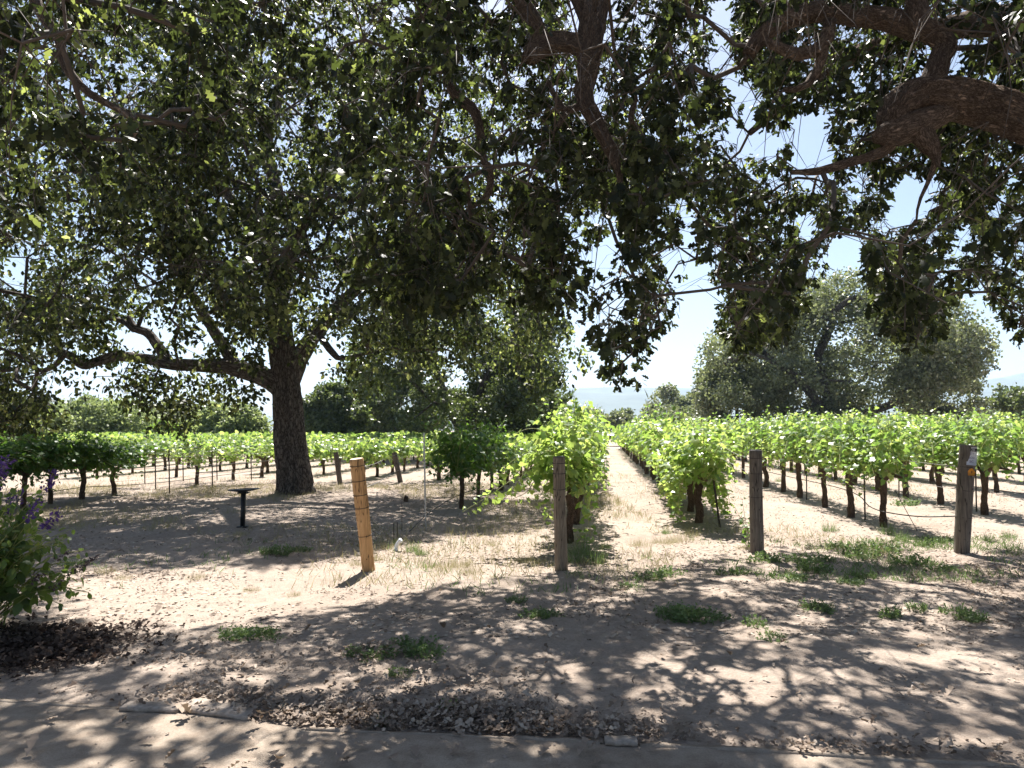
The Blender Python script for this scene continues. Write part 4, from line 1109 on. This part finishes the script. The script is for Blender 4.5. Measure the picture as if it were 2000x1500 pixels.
def old_post(px, py, pxt, pyt, rad, label):
    b_ = G(px, py); wooden_post(b_, P(pxt, pyt, b_[1] + .05), rad, M['post_old'], M['endgrain_old'], (.9,), label, 14)
old_post(664, 946, 656, 884, .075, 'dark leaning end post just right of the furrowed trunk')
old_post(782, 943, 770, 884, .078, 'tilted grey end post between the golden post and the pale pole')

# thin stakes and poles
def stake(base, top, rad, mat, label, group=None, clip=False):
    o = thing('metal_stake', label, 'stake', base, group)
    mb = MB(); d = unit(top - base); add_tube(mb, np.array([base - d * .2, base + d * .3, top - d * .02, top]), [rad, rad, rad, rad * .8], 8)
    mb.build('rod', mat, o, True, base)
    mb = MB(); ring(mb, base + (top - base) * .72, top - base, rad * 1.5, rad * .5, 10, 4); mb.build('wire_clip', M['wire'], o, True, base)
    return o
b_ = G(832, 1042); stake(b_, P(828, 846, b_[1]), .014, M['galv'], 'tall thin pale metal pole right of the golden post')
b_ = G(1406, 1030); stake(b_, P(1382, 848, b_[1] + .1), .017, M['stake'], 'thin dark stake leaning against the row right of the lane')
for px, py, pt, lab in ((331, 961, 878, 'dark bare stake in the gap, nearest and tallest of the cluster'), (304, 953, 880, 'dark bare stake just left of the nearest gap stake'), (415, 951, 879, 'bare stake halfway between the dark hedge and the furrowed trunk'), (283, 944, 884, 'bare stake touching the right end of the dark hedge'), (358, 940, 882, 'bare stake close to the left of the small young vine'), (491, 938, 884, 'bare stake nearest the furrowed trunk on its left'), (424, 938, 884, 'thin rear stake close behind the halfway gap stake')):
    b_ = G(px, py); stake(b_, P(px - 1, pt, b_[1]), .016, M['stake'], lab)
for k, y in enumerate((13.1, 16.8, 22, 29)):
    for a, nm in ((p4, 'behind the sign post'), (a5, 'right of the sign post'), (p3, 'right of the lane')):
        if nm == 'right of the lane' and k == 0: continue
        b_ = row_point(a, y + (1.2 if a is a5 else 0)) + [.05, 0, 0]
        stake(b_, b_ + [random.uniform(-.05, .05), random.uniform(-.05, .05), 1.62], .014, M['stake'], f'dark trellis stake standing in the vine row {nm}', f'trellis stakes in the row {nm}')
b_ = G(1538, 1045)
o = thing('metal_rod', 'thin tilted rod stuck in the dirt left of the sign post', 'rod', G(1792, 1038))
mb = MB(); bb = G(1792, 1038); add_tube(mb, np.array([bb - [0, 0, .1], bb, P(1748, 957, bb[1] + .2)]), .005, 6); mb.build('rod', M['stake'], o, True, bb)
for k, (px, py, pt) in enumerate(((776, 1062, 1020), (769, 1064, 1022), (785, 1040, 970))):
    bb = G(px, py); o = thing('metal_rod', ['short dark rod beside the white pipe stub, right of the pair', 'short dark rod beside the white pipe stub, left of the pair', 'taller thin rod behind the white pipe stub'][k], 'rod', bb)
    mb = MB(); add_tube(mb, np.array([bb - [0, 0, .1], bb, P(px, pt, bb[1])]), .006, 6); mb.build('rod', M['stake'], o, True, bb)

# wires and drip hoses
def strand(name, label, cat, pts, rad, mat, group=None):
    mb = MB(); pts = np.asarray(pts, float)
    add_tube(mb, pts, rad, 6)
    o = mb.build(name, mat, None, True, pts[0], label=label, category=cat, group=group); o.location = pts[0].tolist()
    return o
def sag_line(a, b, n, sag):
    t = np.linspace(0, 1, n); q = a + (b - a) * t[:, None]; q[:, 2] -= sag * np.abs(np.sin(t * math.pi * (n // 8))); return q
strand('drip_hose', 'black drip hose sagging from the sign post along its vine row', 'hose', (catmull([P(1872, 1008, p4[1]), P(1800, 1009, 10.6), P(1740, 1002, 11.3), P(1700, 990, 12.1), row_point(p4, 14) + [0, 0, .45], row_point(p4, 20) + [0, 0, .42], row_point(p4, 32) + [0, 0, .42]], 40)), .009, M['hose'])
strand('drip_hose', 'black drip hose along the row to the right of the sign post', 'hose', catmull([row_point(a5, 11.5) + [0, 0, .50], row_point(a5, 14) + [0, 0, .48], row_point(a5, 18) + [0, 0, .42], row_point(a5, 26) + [0, 0, .45], row_point(a5, 36) + [0, 0, .42]], 40), .009, M['hose'])
strand('drip_hose', 'thin drip hose running low under the dark shaded hedge', 'hose', catmull([G(-120, 1012) + [0, 0, .30], G(45, 993) + [0, 0, .27], G(160, 978) + [0, 0, .3], G(222, 969) + [0, 0, .25], G(331, 961) + [0, 0, .27], G(500, 938) + [0, 0, .3]], 40), .008, M['hose'])
strand('drip_hose', 'dark hose lying from the white pipe stub toward the pale pole', 'hose', catmull([G(800, 1042) + [0, 0, .03], G(832, 1020) + [0, 0, .12], G(880, 1000) + [0, 0, .25], G(930, 980) + [0, 0, .3]], 24), .008, M['hose'])
def wire(a, b_, lab, rad=.003, grp=None): strand('trellis_wire', lab, 'wire', sag_line(np.asarray(a, float), np.asarray(b_, float), 17, .02), rad, M['wire'], grp)
d1 = p1t - p1b
wire(p1b + d1 * .93 + [.08, .02, 0], P(785, 881, 13.5), 'upper wire running back from the top of the golden post', .004)
wire(p1b + d1 * .74 + [.08, .02, 0], P(800, 905, 13.5), 'lower wire running back from the golden post', .004)
for f, tgt, lab in ((.93, (1385, 862, 11.9), 'upper wire from the lane-side grey post to the dark leaning stake'), (.80, (1388, 885, 11.9), 'middle wire from the lane-side grey post to the dark leaning stake'), (.58, (1394, 925, 11.9), 'lower wire from the lane-side grey post to the dark leaning stake')):
    wire(p3b + (p3t - p3b) * f + [-.08, .03, 0], P(*tgt), lab)
for f, h in ((.80, 1.2), (.58, .88)):
    wire(p4b + (p4t - p4b) * f + [-.02, .1, 0], row_point(p4, 14) + [0, 0, h], ('upper' if h > 1 else 'lower') + ' wire running back from the sign post to its row')
for k, h in enumerate((.35, .62, .88, 1.12)):
    wire(G(222, 969) + [0, 0, h], G(540, 935) + [0, 0, h], ['lowest', 'second lowest', 'second highest', 'highest'][k] + ' wire across the gap between dark hedge and furrowed trunk', .004)
for k, h in enumerate((.45, .9)):
    wire(G(283, 944) + [0, 0, h], G(520, 925) + [0, 0, h], ['lower', 'upper'][k] + ' wire in the farther stake line across the gap', .004)

# pedestal stand
SB = G(474, 1030)
st = thing('pedestal_stand', 'black metal pedestal stand with thin flat top, left of the golden post', 'stand', SB)
zt = P(476, 957, SB[1])[2]
mb = MB(); mb.box(SB + [0, 0, (zt - .02) / 2 - .05], (.062, .062, zt + .06)); mb.build('post', M['black_metal'], st, False, SB)
mb = MB(); a = np.linspace(0, 2 * math.pi, 28, endpoint=False)
cosx, siny = np.cos(a), np.sin(a)
prof = [(.02, -.034), (.10, -.026), (.20, -.008), (.255, .006), (.258, .016), (.24, .012), (.10, .004), (.004, .002)]
v = np.concatenate([np.column_stack([cosx * r0, siny * r0 * .8, np.full(28, z0) + cosx * r0 * .045]) for r0, z0 in prof]) + SB + [0, 0, zt]
f = np.array([[k * 28 + j, k * 28 + (j + 1) % 28, (k + 1) * 28 + (j + 1) % 28, (k + 1) * 28 + j] for k in range(len(prof) - 1) for j in range(28)])
mb.add(v, f); mb.build('top_plate', M['black_metal'], st, True, SB)
mb = MB(); mb.box(SB + [0, 0, zt - .045], (.16, .13, .022)); mb.build('bracket', M['black_metal'], st, False, SB)
mb = MB(); mb.box(SB + [0, 0, .012], (.15, .15, .02)); mb.build('base_flange', M['black_metal'], st, False, SB)

# white pipe stub beside the golden post
WB = G(772, 1075)
ws = thing('pipe_stub', 'bent white plastic pipe stub in dry grass right of the golden post', 'pipe', WB)
mb = MB(); q = catmull([WB + [0, 0, -.08], WB + [.015, 0, .05], WB + [.045, -.01, .11], WB + [.075, -.02, .135]], 14); add_tube(mb, q, np.linspace(.026, .024, 14), 14); mb.build('pipe', M['pvc'], ws, True, WB)
mb = MB(); add_tube(mb, np.array([q[-3], q[-1] + (q[-1] - q[-3]) * .3]), .032, 14); mb.build('collar', M['pvc'], ws, True, WB)
mb = MB(); add_tube(mb, np.array([WB + [0, 0, -.02], WB + [.006, 0, .03]]), .033, 14); mb.build('sleeve', M['pvc'], ws, True, WB)
# short sawn stub
KB = G(793, 980)
ks = thing('tree_stub', 'small dark sawn stub in the shade behind the golden post', 'stump', KB)
mb = MB(); add_tube(mb, *limb([KB + [0, 0, -.1], KB + [0, 0, .08], KB + [.015, 0, .12]], [.065, .055, .05], 8), 14, (.3, 3, 4, 8)); mb.build('wood', M['vine_bark'], ks, True, KB)
mb = MB(); add_tube(mb, np.array([KB + [.015, 0, .118], KB + [.016, 0, .123]]), .045, 14); mb.build('cut_face', M['endgrain_old'], ks, False, KB)

# ------------------------------------------------------------------ edging boards along the path
def board(pxa, pxb, wdt, lab, lift=.0, tilt=0.0, th=.022):
    n = 8
    xs = np.linspace(G(*pxa)[0], G(*pxb)[0], n); ys = np.linspace(G(*pxa)[1], G(*pxb)[1], n)
    t = unit(np.array([xs[-1] - xs[0], ys[-1] - ys[0]])); nn = np.array([-t[1], t[0]])
    v = []
    for k in range(n):
        wv = wdt * (1 + .10 * math.sin(k * 2.3 + xs[0]))
        for s, zz in ((0, 0), (1, 0), (1, 1), (0, 1)):
            v.append([xs[k] + nn[0] * wv * s, ys[k] + nn[1] * wv * s, lift + zz * th + .004 * math.sin(k * 1.7) + tilt * s])
    f = [[k * 4 + j, k * 4 + (j + 1) % 4, k * 4 + 4 + (j + 1) % 4, k * 4 + 4 + j] for k in range(n - 1) for j in range(4)] + [[3, 2, 1, 0], [n * 4 - 4, n * 4 - 3, n * 4 - 2, n * 4 - 1]]
    mb = MB(); mb.add(v, f)
    base = np.array([xs[0], ys[0], 0])
    o = mb.build('edging_board', M['board'] if wdt > .05 else M['path'], None, False, base, label=lab, category='board', group=None); o.location = base.tolist()
board((232, 1393), (345, 1397), .115, 'flat pale edging board, left end of the exposed path edge', .010)
board((348, 1394), (480, 1413), .125, 'flat pale edging board with broken right end along the path edge', .012, .01)
board((600, 1430), (1000, 1448), .022, 'low edging strip behind the leaf pile along the path', -.014, 0, .032)
board((1004, 1447), (1172, 1457), .035, 'low edging strip in the middle of the path edge', -.014, 0, .032)
board((1182, 1461), (1246, 1463), .075, 'short flat pale edging piece lying beside the path edge', .012)
board((1250, 1462), (1560, 1477), .035, 'low edging strip right of the short pale piece', -.014, 0, .032)
board((1566, 1478), (2080, 1511), .035, 'low edging strip running out at the bottom right', -.014, 0, .032)
board((-60, 1371), (226, 1389), .035, 'low edging strip entering from the left edge', -.014, 0, .028)

# ------------------------------------------------------------------ purple flowering bush
BB = np.array([-4.25, 5.75, 0.0])
bush = thing('flowering_bush', 'leafy green bush with purple flower spikes at the left edge', 'bush', BB)
r = np.random.default_rng(63)
st_mb, fl_mb, sd_mb = MB(), MB(), MB(); lv = []
for k in range(130):
    az = r.uniform(0, 2 * math.pi); spread = r.uniform(.1, 1.0)
    H = r.uniform(.7, 1.36) * (1.05 - .40 * spread)
    R = spread * .85
    e = BB + [math.cos(az) * R, math.sin(az) * R, max(H, .12)]
    if spread > .75: e[2] = r.uniform(.15, .85)
    s0 = BB + r.normal(size=3) * [.10, .10, 0]
    c = catmull([s0, s0 * .45 + e * .55 + [0, 0, .18], e], 10)
    add_tube(st_mb, c, np.linspace(.006, .0025, 10), 4, None, 0, False)
    L = shoot_leaves(c[2:], r, .042, .085, .6); lv.append(L)
    if e[2] > .75 and r.random() < .38:
        dd = unit(np.array([math.cos(az) * .5, math.sin(az) * .5, 1.0]) + r.normal(size=3) * .2)
        nfl = 46; tt = r.uniform(0, .19, nfl)
        q = e + dd * tt[:, None] + r.normal(size=(nfl, 3)) * .014
        add_leaves(fl_mb, OAK_FAR, q, unit(rand_dir(nfl, r) + dd * .4), rand_dir(nfl, r), r.uniform(.02, .036, nfl))
        add_tube(st_mb, np.array([e, e + dd * .18]), [.0025, .0015], 4, None, 0, False)
for (px, py, dd_) in ((110, 1095, 5.9), (150, 1118, 5.8), (130, 1125, 5.7), (165, 1105, 5.9), (60, 1140, 5.6), (100, 1150, 5.6)):
    e = P(px, py, dd_); c = catmull([BB + [.1, 0, .1], BB * .4 + e * .6 + [0, 0, .08], e], 10)
    add_tube(st_mb, c, np.linspace(.005, .002, 10), 4, None, 0, False)
    L = shoot_leaves(c[3:], r, .05, .10, .8); lv.append(L)
    q = e + np.array([.06, 0, .05]) * r.uniform(0, 1.6, 30)[:, None] + r.normal(size=(30, 3)) * .008
    add_leaves(sd_mb, OAK_FAR, q, rand_dir(30, r), rand_dir(30, r), r.uniform(.014, .024, 30))
BS = strip_leaf([0, .25, .55, .8, 1.0], [.05, .30, .34, .2, .02], .25)
pos, ax, nr, sz = [np.concatenate([l[k] for l in lv]) for k in range(4)]
st_mb.build('stems', M['cane'], bush, True, BB, kind='stuff')
dist = np.linalg.norm(pos - [0, 0, CAM_H], axis=1); px, py = to_px(pos)
lead = np.argsort(np.where(px > 5, dist, 99))[:150]
rest = np.ones(len(pos), bool); rest[lead] = False
mb = MB(); add_leaves(mb, BS, pos[rest], ax[rest], nr[rest], sz[rest]); mb.build('foliage', M['bush_leaf'], bush, False, BB, kind='stuff')
leaf_objects(bush, BS, M['bush_leaf'], pos[lead], ax[lead], nr[lead], sz[lead], BB)
fl_mb.build('flower_spikes', M['purple'], bush, False, BB, kind='stuff')
sd_mb.build('seed_heads', M['seedhead'], bush, False, BB, kind='stuff')

# ------------------------------------------------------------------ weeds, grass
def weed_mesh(seed, h, rad, n, leafy=True):
    r = np.random.default_rng(seed); mb = MB()
    a = r.uniform(0, 2 * math.pi, n); q = np.sqrt(r.uniform(0, 1, n)) * rad * (.55 + .75 * vnoise(np.column_stack([np.cos(a) * 1.5, np.sin(a) * 1.5]), seed))
    root = np.column_stack([np.cos(a) * q, np.sin(a) * q, np.full(n, -.02)])
    d = unit(np.column_stack([np.cos(a) * q / rad * .7, np.sin(a) * q / rad * .7, np.ones(n)]) + r.normal(size=(n, 3)) * .25)
    H = h * r.uniform(.5, 1.1, n) * (1.1 - .5 * q / rad)
    add_leaves(mb, strip_leaf([0, .4, 1.0], [.012, .010, .003], .2), root, d, rand_dir(n, r), H)
    if leafy:
        k = 9
        t = r.uniform(.25, 1.0, (n, k))
        p = (root[:, None] + d[:, None] * (H[:, None] * t)[..., None]).reshape(-1, 3) + r.normal(size=(n * k, 3)) * .006
        add_leaves(mb, OAK_FAR, p, unit(rand_dir(n * k, r) + [0, 0, .5]), rand_dir(n * k, r), r.uniform(.012, .032, n * k))
    return mb
W1 = [weed_mesh(400 + s, .17, .19, 60).mesh('foliage', M['weed']) for s in range(8)]
W2 = [weed_mesh(420 + s, .14, .15, 260, False).mesh('foliage', M['drygrass']) for s in range(3)]
W4 = [weed_mesh(460 + s, .13, .22, 55, False).mesh('dry_stalks', M['drygrass']) for s in range(3)]
W3 = [weed_mesh(440 + s, .22, .12, 200, False).mesh('foliage', M['weed']) for s in range(3)]
weeds = [  # px, py, kind, scale
    (1140, 1085, 3, 1.35), (1165, 1098, 3, 1.1), (1120, 1098, 3, .9), (1345, 1215, 1, 1.15), (1375, 1212, 1, .9), (1320, 1205, 1, .8), (800, 1275, 1, .95), (830, 1285, 1, .7), (485, 1245, 1, .95), (515, 1242, 1, .8), (455, 1248, 1, .6),
    (1055, 1210, 1, .7), (1070, 1205, 1, .55), (1590, 1192, 1, .75), (1605, 1190, 1, .55), (1665, 1145, 1, .75), (1655, 1140, 1, .5), (1620, 1040, 3, .9), (1640, 1070, 1, 1.2), (1680, 1085, 1, 1.2), (1720, 1075, 1, 1.2), (1600, 1095, 1, 1.1), (1560, 1100, 1, 1.1), (1500, 1095, 1, 1.1),
    (1760, 1060, 3, .9), (1735, 1045, 3, .9), (1840, 1062, 1, .9), (1810, 1068, 1, .8), (1930, 1060, 3, .7), (1970, 1055, 3, .7), (1780, 1100, 1, 1.1), (1830, 1110, 1, 1.0), (1300, 1125, 1, 1.0), (1270, 1135, 1, .9), (1540, 1135, 1, .9), (1870, 1200, 1, .8), (1900, 1210, 1, .8), (1740, 1205, 1, .65), (1790, 1195, 1, .6),
    (1475, 1230, 1, .6), (1510, 1255, 1, .6), (1330, 1060, 2, 1.3), (1295, 1065, 2, 1.1), (1250, 1070, 2, 1.1), (1300, 1045, 3, .6), (1350, 1050, 2, 1.0), (870, 1110, 2, 1.2), (900, 1105, 2, 1.0), (840, 1105, 2, 1.0), (920, 1120, 2, .9), (805, 1078, 3, .75), (820, 1082, 3, .6), (1030, 1095, 2, .9), (1050, 1100, 2, .7),
    (385, 1125, 2, .8), (205, 1118, 2, .8), (240, 1125, 2, .7), (490, 1148, 2, .55), (575, 1155, 2, .5), (550, 1085, 1, .9), (520, 1085, 1, .7), (590, 1075, 1, .7), (150, 1100, 1, .8), (700, 1280, 1, .6), (735, 1290, 1, .55), (880, 1390, 1, .5), (745, 1415, 1, .35), (780, 1320, 1, .5), (1180, 1075, 3, .6),
    (1480, 1068, 2, .9), (1455, 1075, 2, .8), (730, 1090, 2, .9), (700, 1100, 2, .8), (755, 1072, 2, 1.0), (1520, 940, 3, .9), (1770, 985, 1, 1.6), (1100, 1045, 2, .8), (960, 1060, 2, .9), (470, 1045, 2, .8), (1690, 1130, 1, .8), (1590, 1120, 1, 1.0), (1430, 1125, 1, .8), (1230, 1150, 1, .6), (1010, 1180, 1, .5)]
lbl = {1: ('weed', 'low leafy green weed growing from bare dirt', 'weed', 'low leafy weeds on the dirt'), 2: ('dry_grass_tuft', 'pale straw-coloured dry grass tuft on the dirt', 'grass tuft', 'dry grass tufts'), 3: ('grass_tuft', 'upright fresh green grass tuft near the posts', 'grass tuft', 'fresh green grass tufts')}
spec = {(1140, 1085): 'tallest green grass clump hugging the right side of the tan post', (1345, 1215): 'bright sunlit leafy weed in the middle of the right foreground', (485, 1245): 'dark shaded weed alone in the left foreground', (800, 1275): 'leafy weed beside a leaf pile left of centre', (1770, 985): 'bright green weed under the vines left of the sign post', (755, 1072): 'dry grass tuft around the white pipe stub', (880, 1390): 'small weed poking out of the leaf pile by the edging'}
for k, (px, py, kd, sc) in enumerate(weeds):
    nm, lab, cat, grp = lbl[kd]
    p = G(px, py); p[2] = float(ground_h(np.array([p[0]]), np.array([p[1]]))[0])
    s = spec.get((px, py))
    zone = ('in the left half of the foreground' if px < 1000 and py > 1160 else 'on the right foreground dirt' if py > 1160 else 'left of the golden post' if px < 715 else 'between the golden and the tan post' if px < 1096 else 'across the mouth of the lane' if px < 1440 else 'between the two grey posts' if px < 1880 else 'right of the sign post')
    lab = lab.replace(' growing from bare dirt', '').replace(' on the dirt', '').replace(' near the posts', '') + ' ' + zone
    o = thing(nm, s or lab, cat, p, None if s else grp + ' ' + zone, random.uniform(0, 6.28))
    o.scale = (sc, sc, sc * random.uniform(.85, 1.15))
    link('blades', random.choice({1: W1, 2: W2, 3: W3}[kd]), o, kind='stuff')
    if kd == 1:
        db = link('dry_stalks', random.choice(W4), o, kind='stuff'); db.rotation_euler = (0, 0, random.uniform(0, 6)); o.scale = (sc * random.uniform(.8, 1.25), sc * random.uniform(.8, 1.25), sc * random.uniform(.6, 1.1))

places = {}
for o in list(bpy.data.objects):
    if o.get('category') in ('weed', 'grass tuft') and o.get('group'): places.setdefault(o['label'], []).append(o)
NTH = 'first second third fourth fifth sixth seventh eighth ninth tenth eleventh twelfth thirteenth fourteenth fifteenth sixteenth'.split()
for lab, os_ in places.items():
    os_.sort(key=lambda o: o.location.x / o.location.y)
    for k, o in enumerate(os_):
        if len(os_) > 1: o['label'] = lab + ', ' + NTH[min(k, 15)] + ' from the left'

# climbing weed on the grey post
cb = G(1462, 1072); o = thing('vine_sucker', 'small leafy sucker climbing beside the lane-side grey post', 'weed', cb)
r = np.random.default_rng(71); mb = MB(); sm = MB()
for k in range(4):
    c = catmull([cb + [r.normal() * .03, 0, 0], P(1455 + r.normal() * 6, 1030, cb[1]), P(1450 + r.normal() * 8, 975 + 15 * k, cb[1])], 12)
    add_tube(sm, c, np.linspace(.004, .002, 12), 4, None, 0, False); add_leaves(mb, VINE, *shoot_leaves(c, r, .05, .065))
mb.build('foliage', M['vine_dark'], o, False, cb, kind='stuff'); sm.build('stems', M['cane'], o, True, cb)
cb = G(1140, 1060); o = thing('vine_sucker', 'bright leafy sucker sprouting behind the tall grass at the tan post', 'weed', cb)
mb = MB(); sm = MB()
for k in range(4):
    c = catmull([cb, P(1140 + r.normal() * 6, 1045, cb[1]), P(1148 + r.normal() * 10, 1025 + 6 * k, cb[1])], 10)
    add_tube(sm, c, np.linspace(.004, .002, 10), 4, None, 0, False); add_leaves(mb, VINE, *shoot_leaves(c, r, .04, .085))
mb.build('foliage', M['vine'], o, False, cb, kind='stuff'); sm.build('stems', M['cane'], o, True, cb)

# ------------------------------------------------------------------ ground litter
r = np.random.default_rng(91)
def on_ground(p):
    z = np.where(p[:, 1] < edge_y(p[:, 0]), .016, ground_h(p[:, 0], p[:, 1]) + .004)
    return np.column_stack([p[:, 0], p[:, 1], z])
def lay(n, x0, x1, y0, y1, thr, seed, scale=.8):
    p = np.column_stack([r.uniform(x0, x1, n), r.uniform(y0, y1, n)])
    d = fbm(p * scale, seed, 3)
    return p[d + r.uniform(-.06, .06, n) > thr]
# leaf litter on the dirt
p = lay(30000, -7, 8, 3.4, 9.5, .65, 5, 1.1)
p = p[p[:, 1] > edge_y(p[:, 0]) + .03]
pp = lay(2500, -7, 8, 3.4, 12, .2, 15, 1.0); pp = pp[pp[:, 1] > edge_y(pp[:, 0]) + .03]
# heaps along the path edge
hp = []
for px, py, sx, sy, n in ((600, 1395, .55, .09, 1300), (760, 1408, .4, .10, 1300), (900, 1415, .45, .12, 1500), (1080, 1428, .35, .09, 1000), (950, 1395, .25, .12, 600), (430, 1362, .35, .06, 500), (1250, 1440, .2, .05, 220), (1640, 1465, .35, .05, 300), (1850, 1478, .35, .04, 160), (860, 1340, .3, .2, 500), (500, 1290, .5, .25, 400), (720, 1280, .15, .10, 250)):
    n = int(n * .65); c = G(px, py); q = r.normal(size=(n, 2)) * [sx, sy] + c[:2]; hp.append(q)
hp = np.concatenate(hp); hp = hp[hp[:, 1] > edge_y(hp[:, 0]) + .02]
g = np.vstack([p, pp, hp]); n = len(g)
pos = on_ground(g); pos[len(p) + len(pp):, 2] += np.abs(r.normal(size=len(hp))) * .022
ax = unit(np.column_stack([r.normal(size=(n, 2)), r.normal(size=n) * .18])); nr = unit(np.column_stack([r.normal(size=(n, 2)) * .45, np.where(r.random(n) < .7, 1, -1)]))
pos[:, 2] += .006
mb = MB(); add_leaves(mb, DRY, pos, ax, nr, r.uniform(.02, .052, n))
mb.build('leaf_litter', M['litter'], None, False, None, kind='stuff', label='drifts of curled dry oak leaves over the dirt', category='leaf litter')
# chips and straw over the sunny band and the rows
p = np.vstack([lay(30000, -12, 13, 5.5, 11, .42, 25, .6), lay(26000, -14, 16, 9, 22, .42, 26, .5)]); n = len(p)
pos = on_ground(p); pos[:, 2] += .004
ax = unit(np.column_stack([r.normal(size=(n, 2)), r.normal(size=n) * .15])); nr = unit(np.column_stack([r.normal(size=(n, 2)) * .35, np.ones(n)]))
mb = MB(); add_leaves(mb, FAR_LEAF, pos, ax, nr, r.uniform(.02, .06, n))
mb.build('straw_litter', M['chip'], None, False, None, kind='stuff', label='pale straw and bark chips scattered over the sunlit dirt', category='straw')
# short dry grass over the shaded ground round the oak and between the rows
p = np.vstack([lay(15000, -13, 2.5, 11.5, 21, .50, 35, .5), lay(5000, -8, 9, 7.5, 12, .60, 36, .7), lay(7000, -14, 14, 16, 34, .5, 37, .4)]); n = len(p)
p = np.repeat(p, 3, 0) + r.normal(size=(n * 3, 2)) * .03; n = len(p)
mb = MB(); add_leaves(mb, strip_leaf([0, .5, 1], [.03, .028, .006], .25), on_ground(p), unit(np.column_stack([r.normal(size=(n, 2)) * .6, np.ones(n)])), rand_dir(n, r), r.uniform(.04, .13, n))
mb.build('dry_grass', M['drygrass'], None, False, None, kind='stuff', label='thin dry grass stubble around the oak and between rows', category='grass')
p = np.vstack([lay(2600, 2.6, 8, 7.6, 10.6, .50, 38, .9), lay(900, -6, 3, 7.0, 10.5, .58, 39, .9)]); n = len(p)
p = np.repeat(p, 4, 0) + r.normal(size=(n * 4, 2)) * .035; n = len(p)
mb = MB(); add_leaves(mb, strip_leaf([0, .5, 1], [.045, .04, .01], .3), on_ground(p), unit(np.column_stack([r.normal(size=(n, 2)) * .7, np.ones(n)])), rand_dir(n, r), r.uniform(.03, .10, n))
mb.build('green_stubble', M['weed'], None, False, None, kind='stuff', label='thin fresh green grass blades between the posts', category='grass')
p = np.column_stack([r.uniform(-7, 8, 2600), r.uniform(3.0, 10, 2600)]); n = len(p)
oc_ = np.array([[1, 0, 0], [-1, 0, 0], [0, 1, 0], [0, -1, 0], [0, 0, .7], [0, 0, -.5], [.7, .7, .2], [-.6, .6, .3]]) * .5
of_ = np.array([[0, 6, 4], [6, 2, 4], [2, 7, 4], [7, 1, 4], [1, 3, 4], [3, 0, 4]])
mb = MB(); add_leaves(mb, (oc_, of_), on_ground(p), unit(np.column_stack([r.normal(size=(n, 2)), np.zeros(n)])), unit(np.column_stack([r.normal(size=(n, 2)) * .3, np.ones(n)])), .006 + .022 * r.random(n) ** 3)
mb.build('pebbles', M['ground'], None, False, None, kind='stuff', label='small stones and clods scattered over the foreground dirt', category='pebbles')
# dark mulch under the bush
c = G(40, 1265); p = r.normal(size=(5500, 2)) * [.5, .28] + c[:2]; p = p[(p[:, 1] > edge_y(p[:, 0]) + .05) & (p[:, 0] < -2.95 + .25 * r.normal(size=len(p)))]; n = len(p)
pos = on_ground(p); pos[:, 2] += np.abs(r.normal(size=n)) * .014 + .004
mb = MB(); add_leaves(mb, DRY, pos, unit(np.column_stack([r.normal(size=(n, 2)), r.normal(size=n) * .2])), unit(np.column_stack([r.normal(size=(n, 2)) * .5, np.ones(n)])), r.uniform(.03, .07, n))
mb.build('mulch', M['mulch'], None, False, None, kind='stuff', label='dark brown mulch and leaves under the flowering bush', category='mulch')
# single fallen leaves on the sandy path
tv = [MB() for _ in range(5)]
tm = []
for k, m_ in enumerate(tv):
    t_ = strip_leaf([0, .14, .28, .40, .54, .66, .82, 1.0], [.015, .04, .22, .10, .32, .15, .26, .03], -.15 - .12 * k, .35 + .2 * k)
    m_.add(*t_); tm.append(m_.mesh('fallen_leaf', M['litter']))
for k in range(110):
    x = r.uniform(-2.6, 2.6); yy = edge_y(np.array([x]))[0] - abs(r.normal()) * .35 - .03
    if k % 3 == 0: x = r.uniform(-3.2, 4.2); yy = edge_y(np.array([x]))[0] + r.uniform(.15, 2.2)
    onpath = yy < edge_y(np.array([x]))[0]
    z0 = .024 if onpath else float(ground_h(np.array([x]), np.array([yy]))[0]) + .014
    o = link('fallen_leaf', tm[k % 5], None, label='single curled dry oak leaf lying on the sandy path' if onpath else 'single curled dry oak leaf lying apart on shaded dirt', category='leaf', group='loose leaves on the sandy path' if onpath else 'loose leaves on the dirt')
    o.location = (x, float(yy), z0); o.rotation_euler = (random.uniform(-.25, .25), random.uniform(-.2, .2), random.uniform(0, 6.28))
    s = random.uniform(.06, .105); o.scale = (s, s, s)
print('individual vines', n_ind, 'tris', sum(len(m.polygons) for m in bpy.data.meshes))
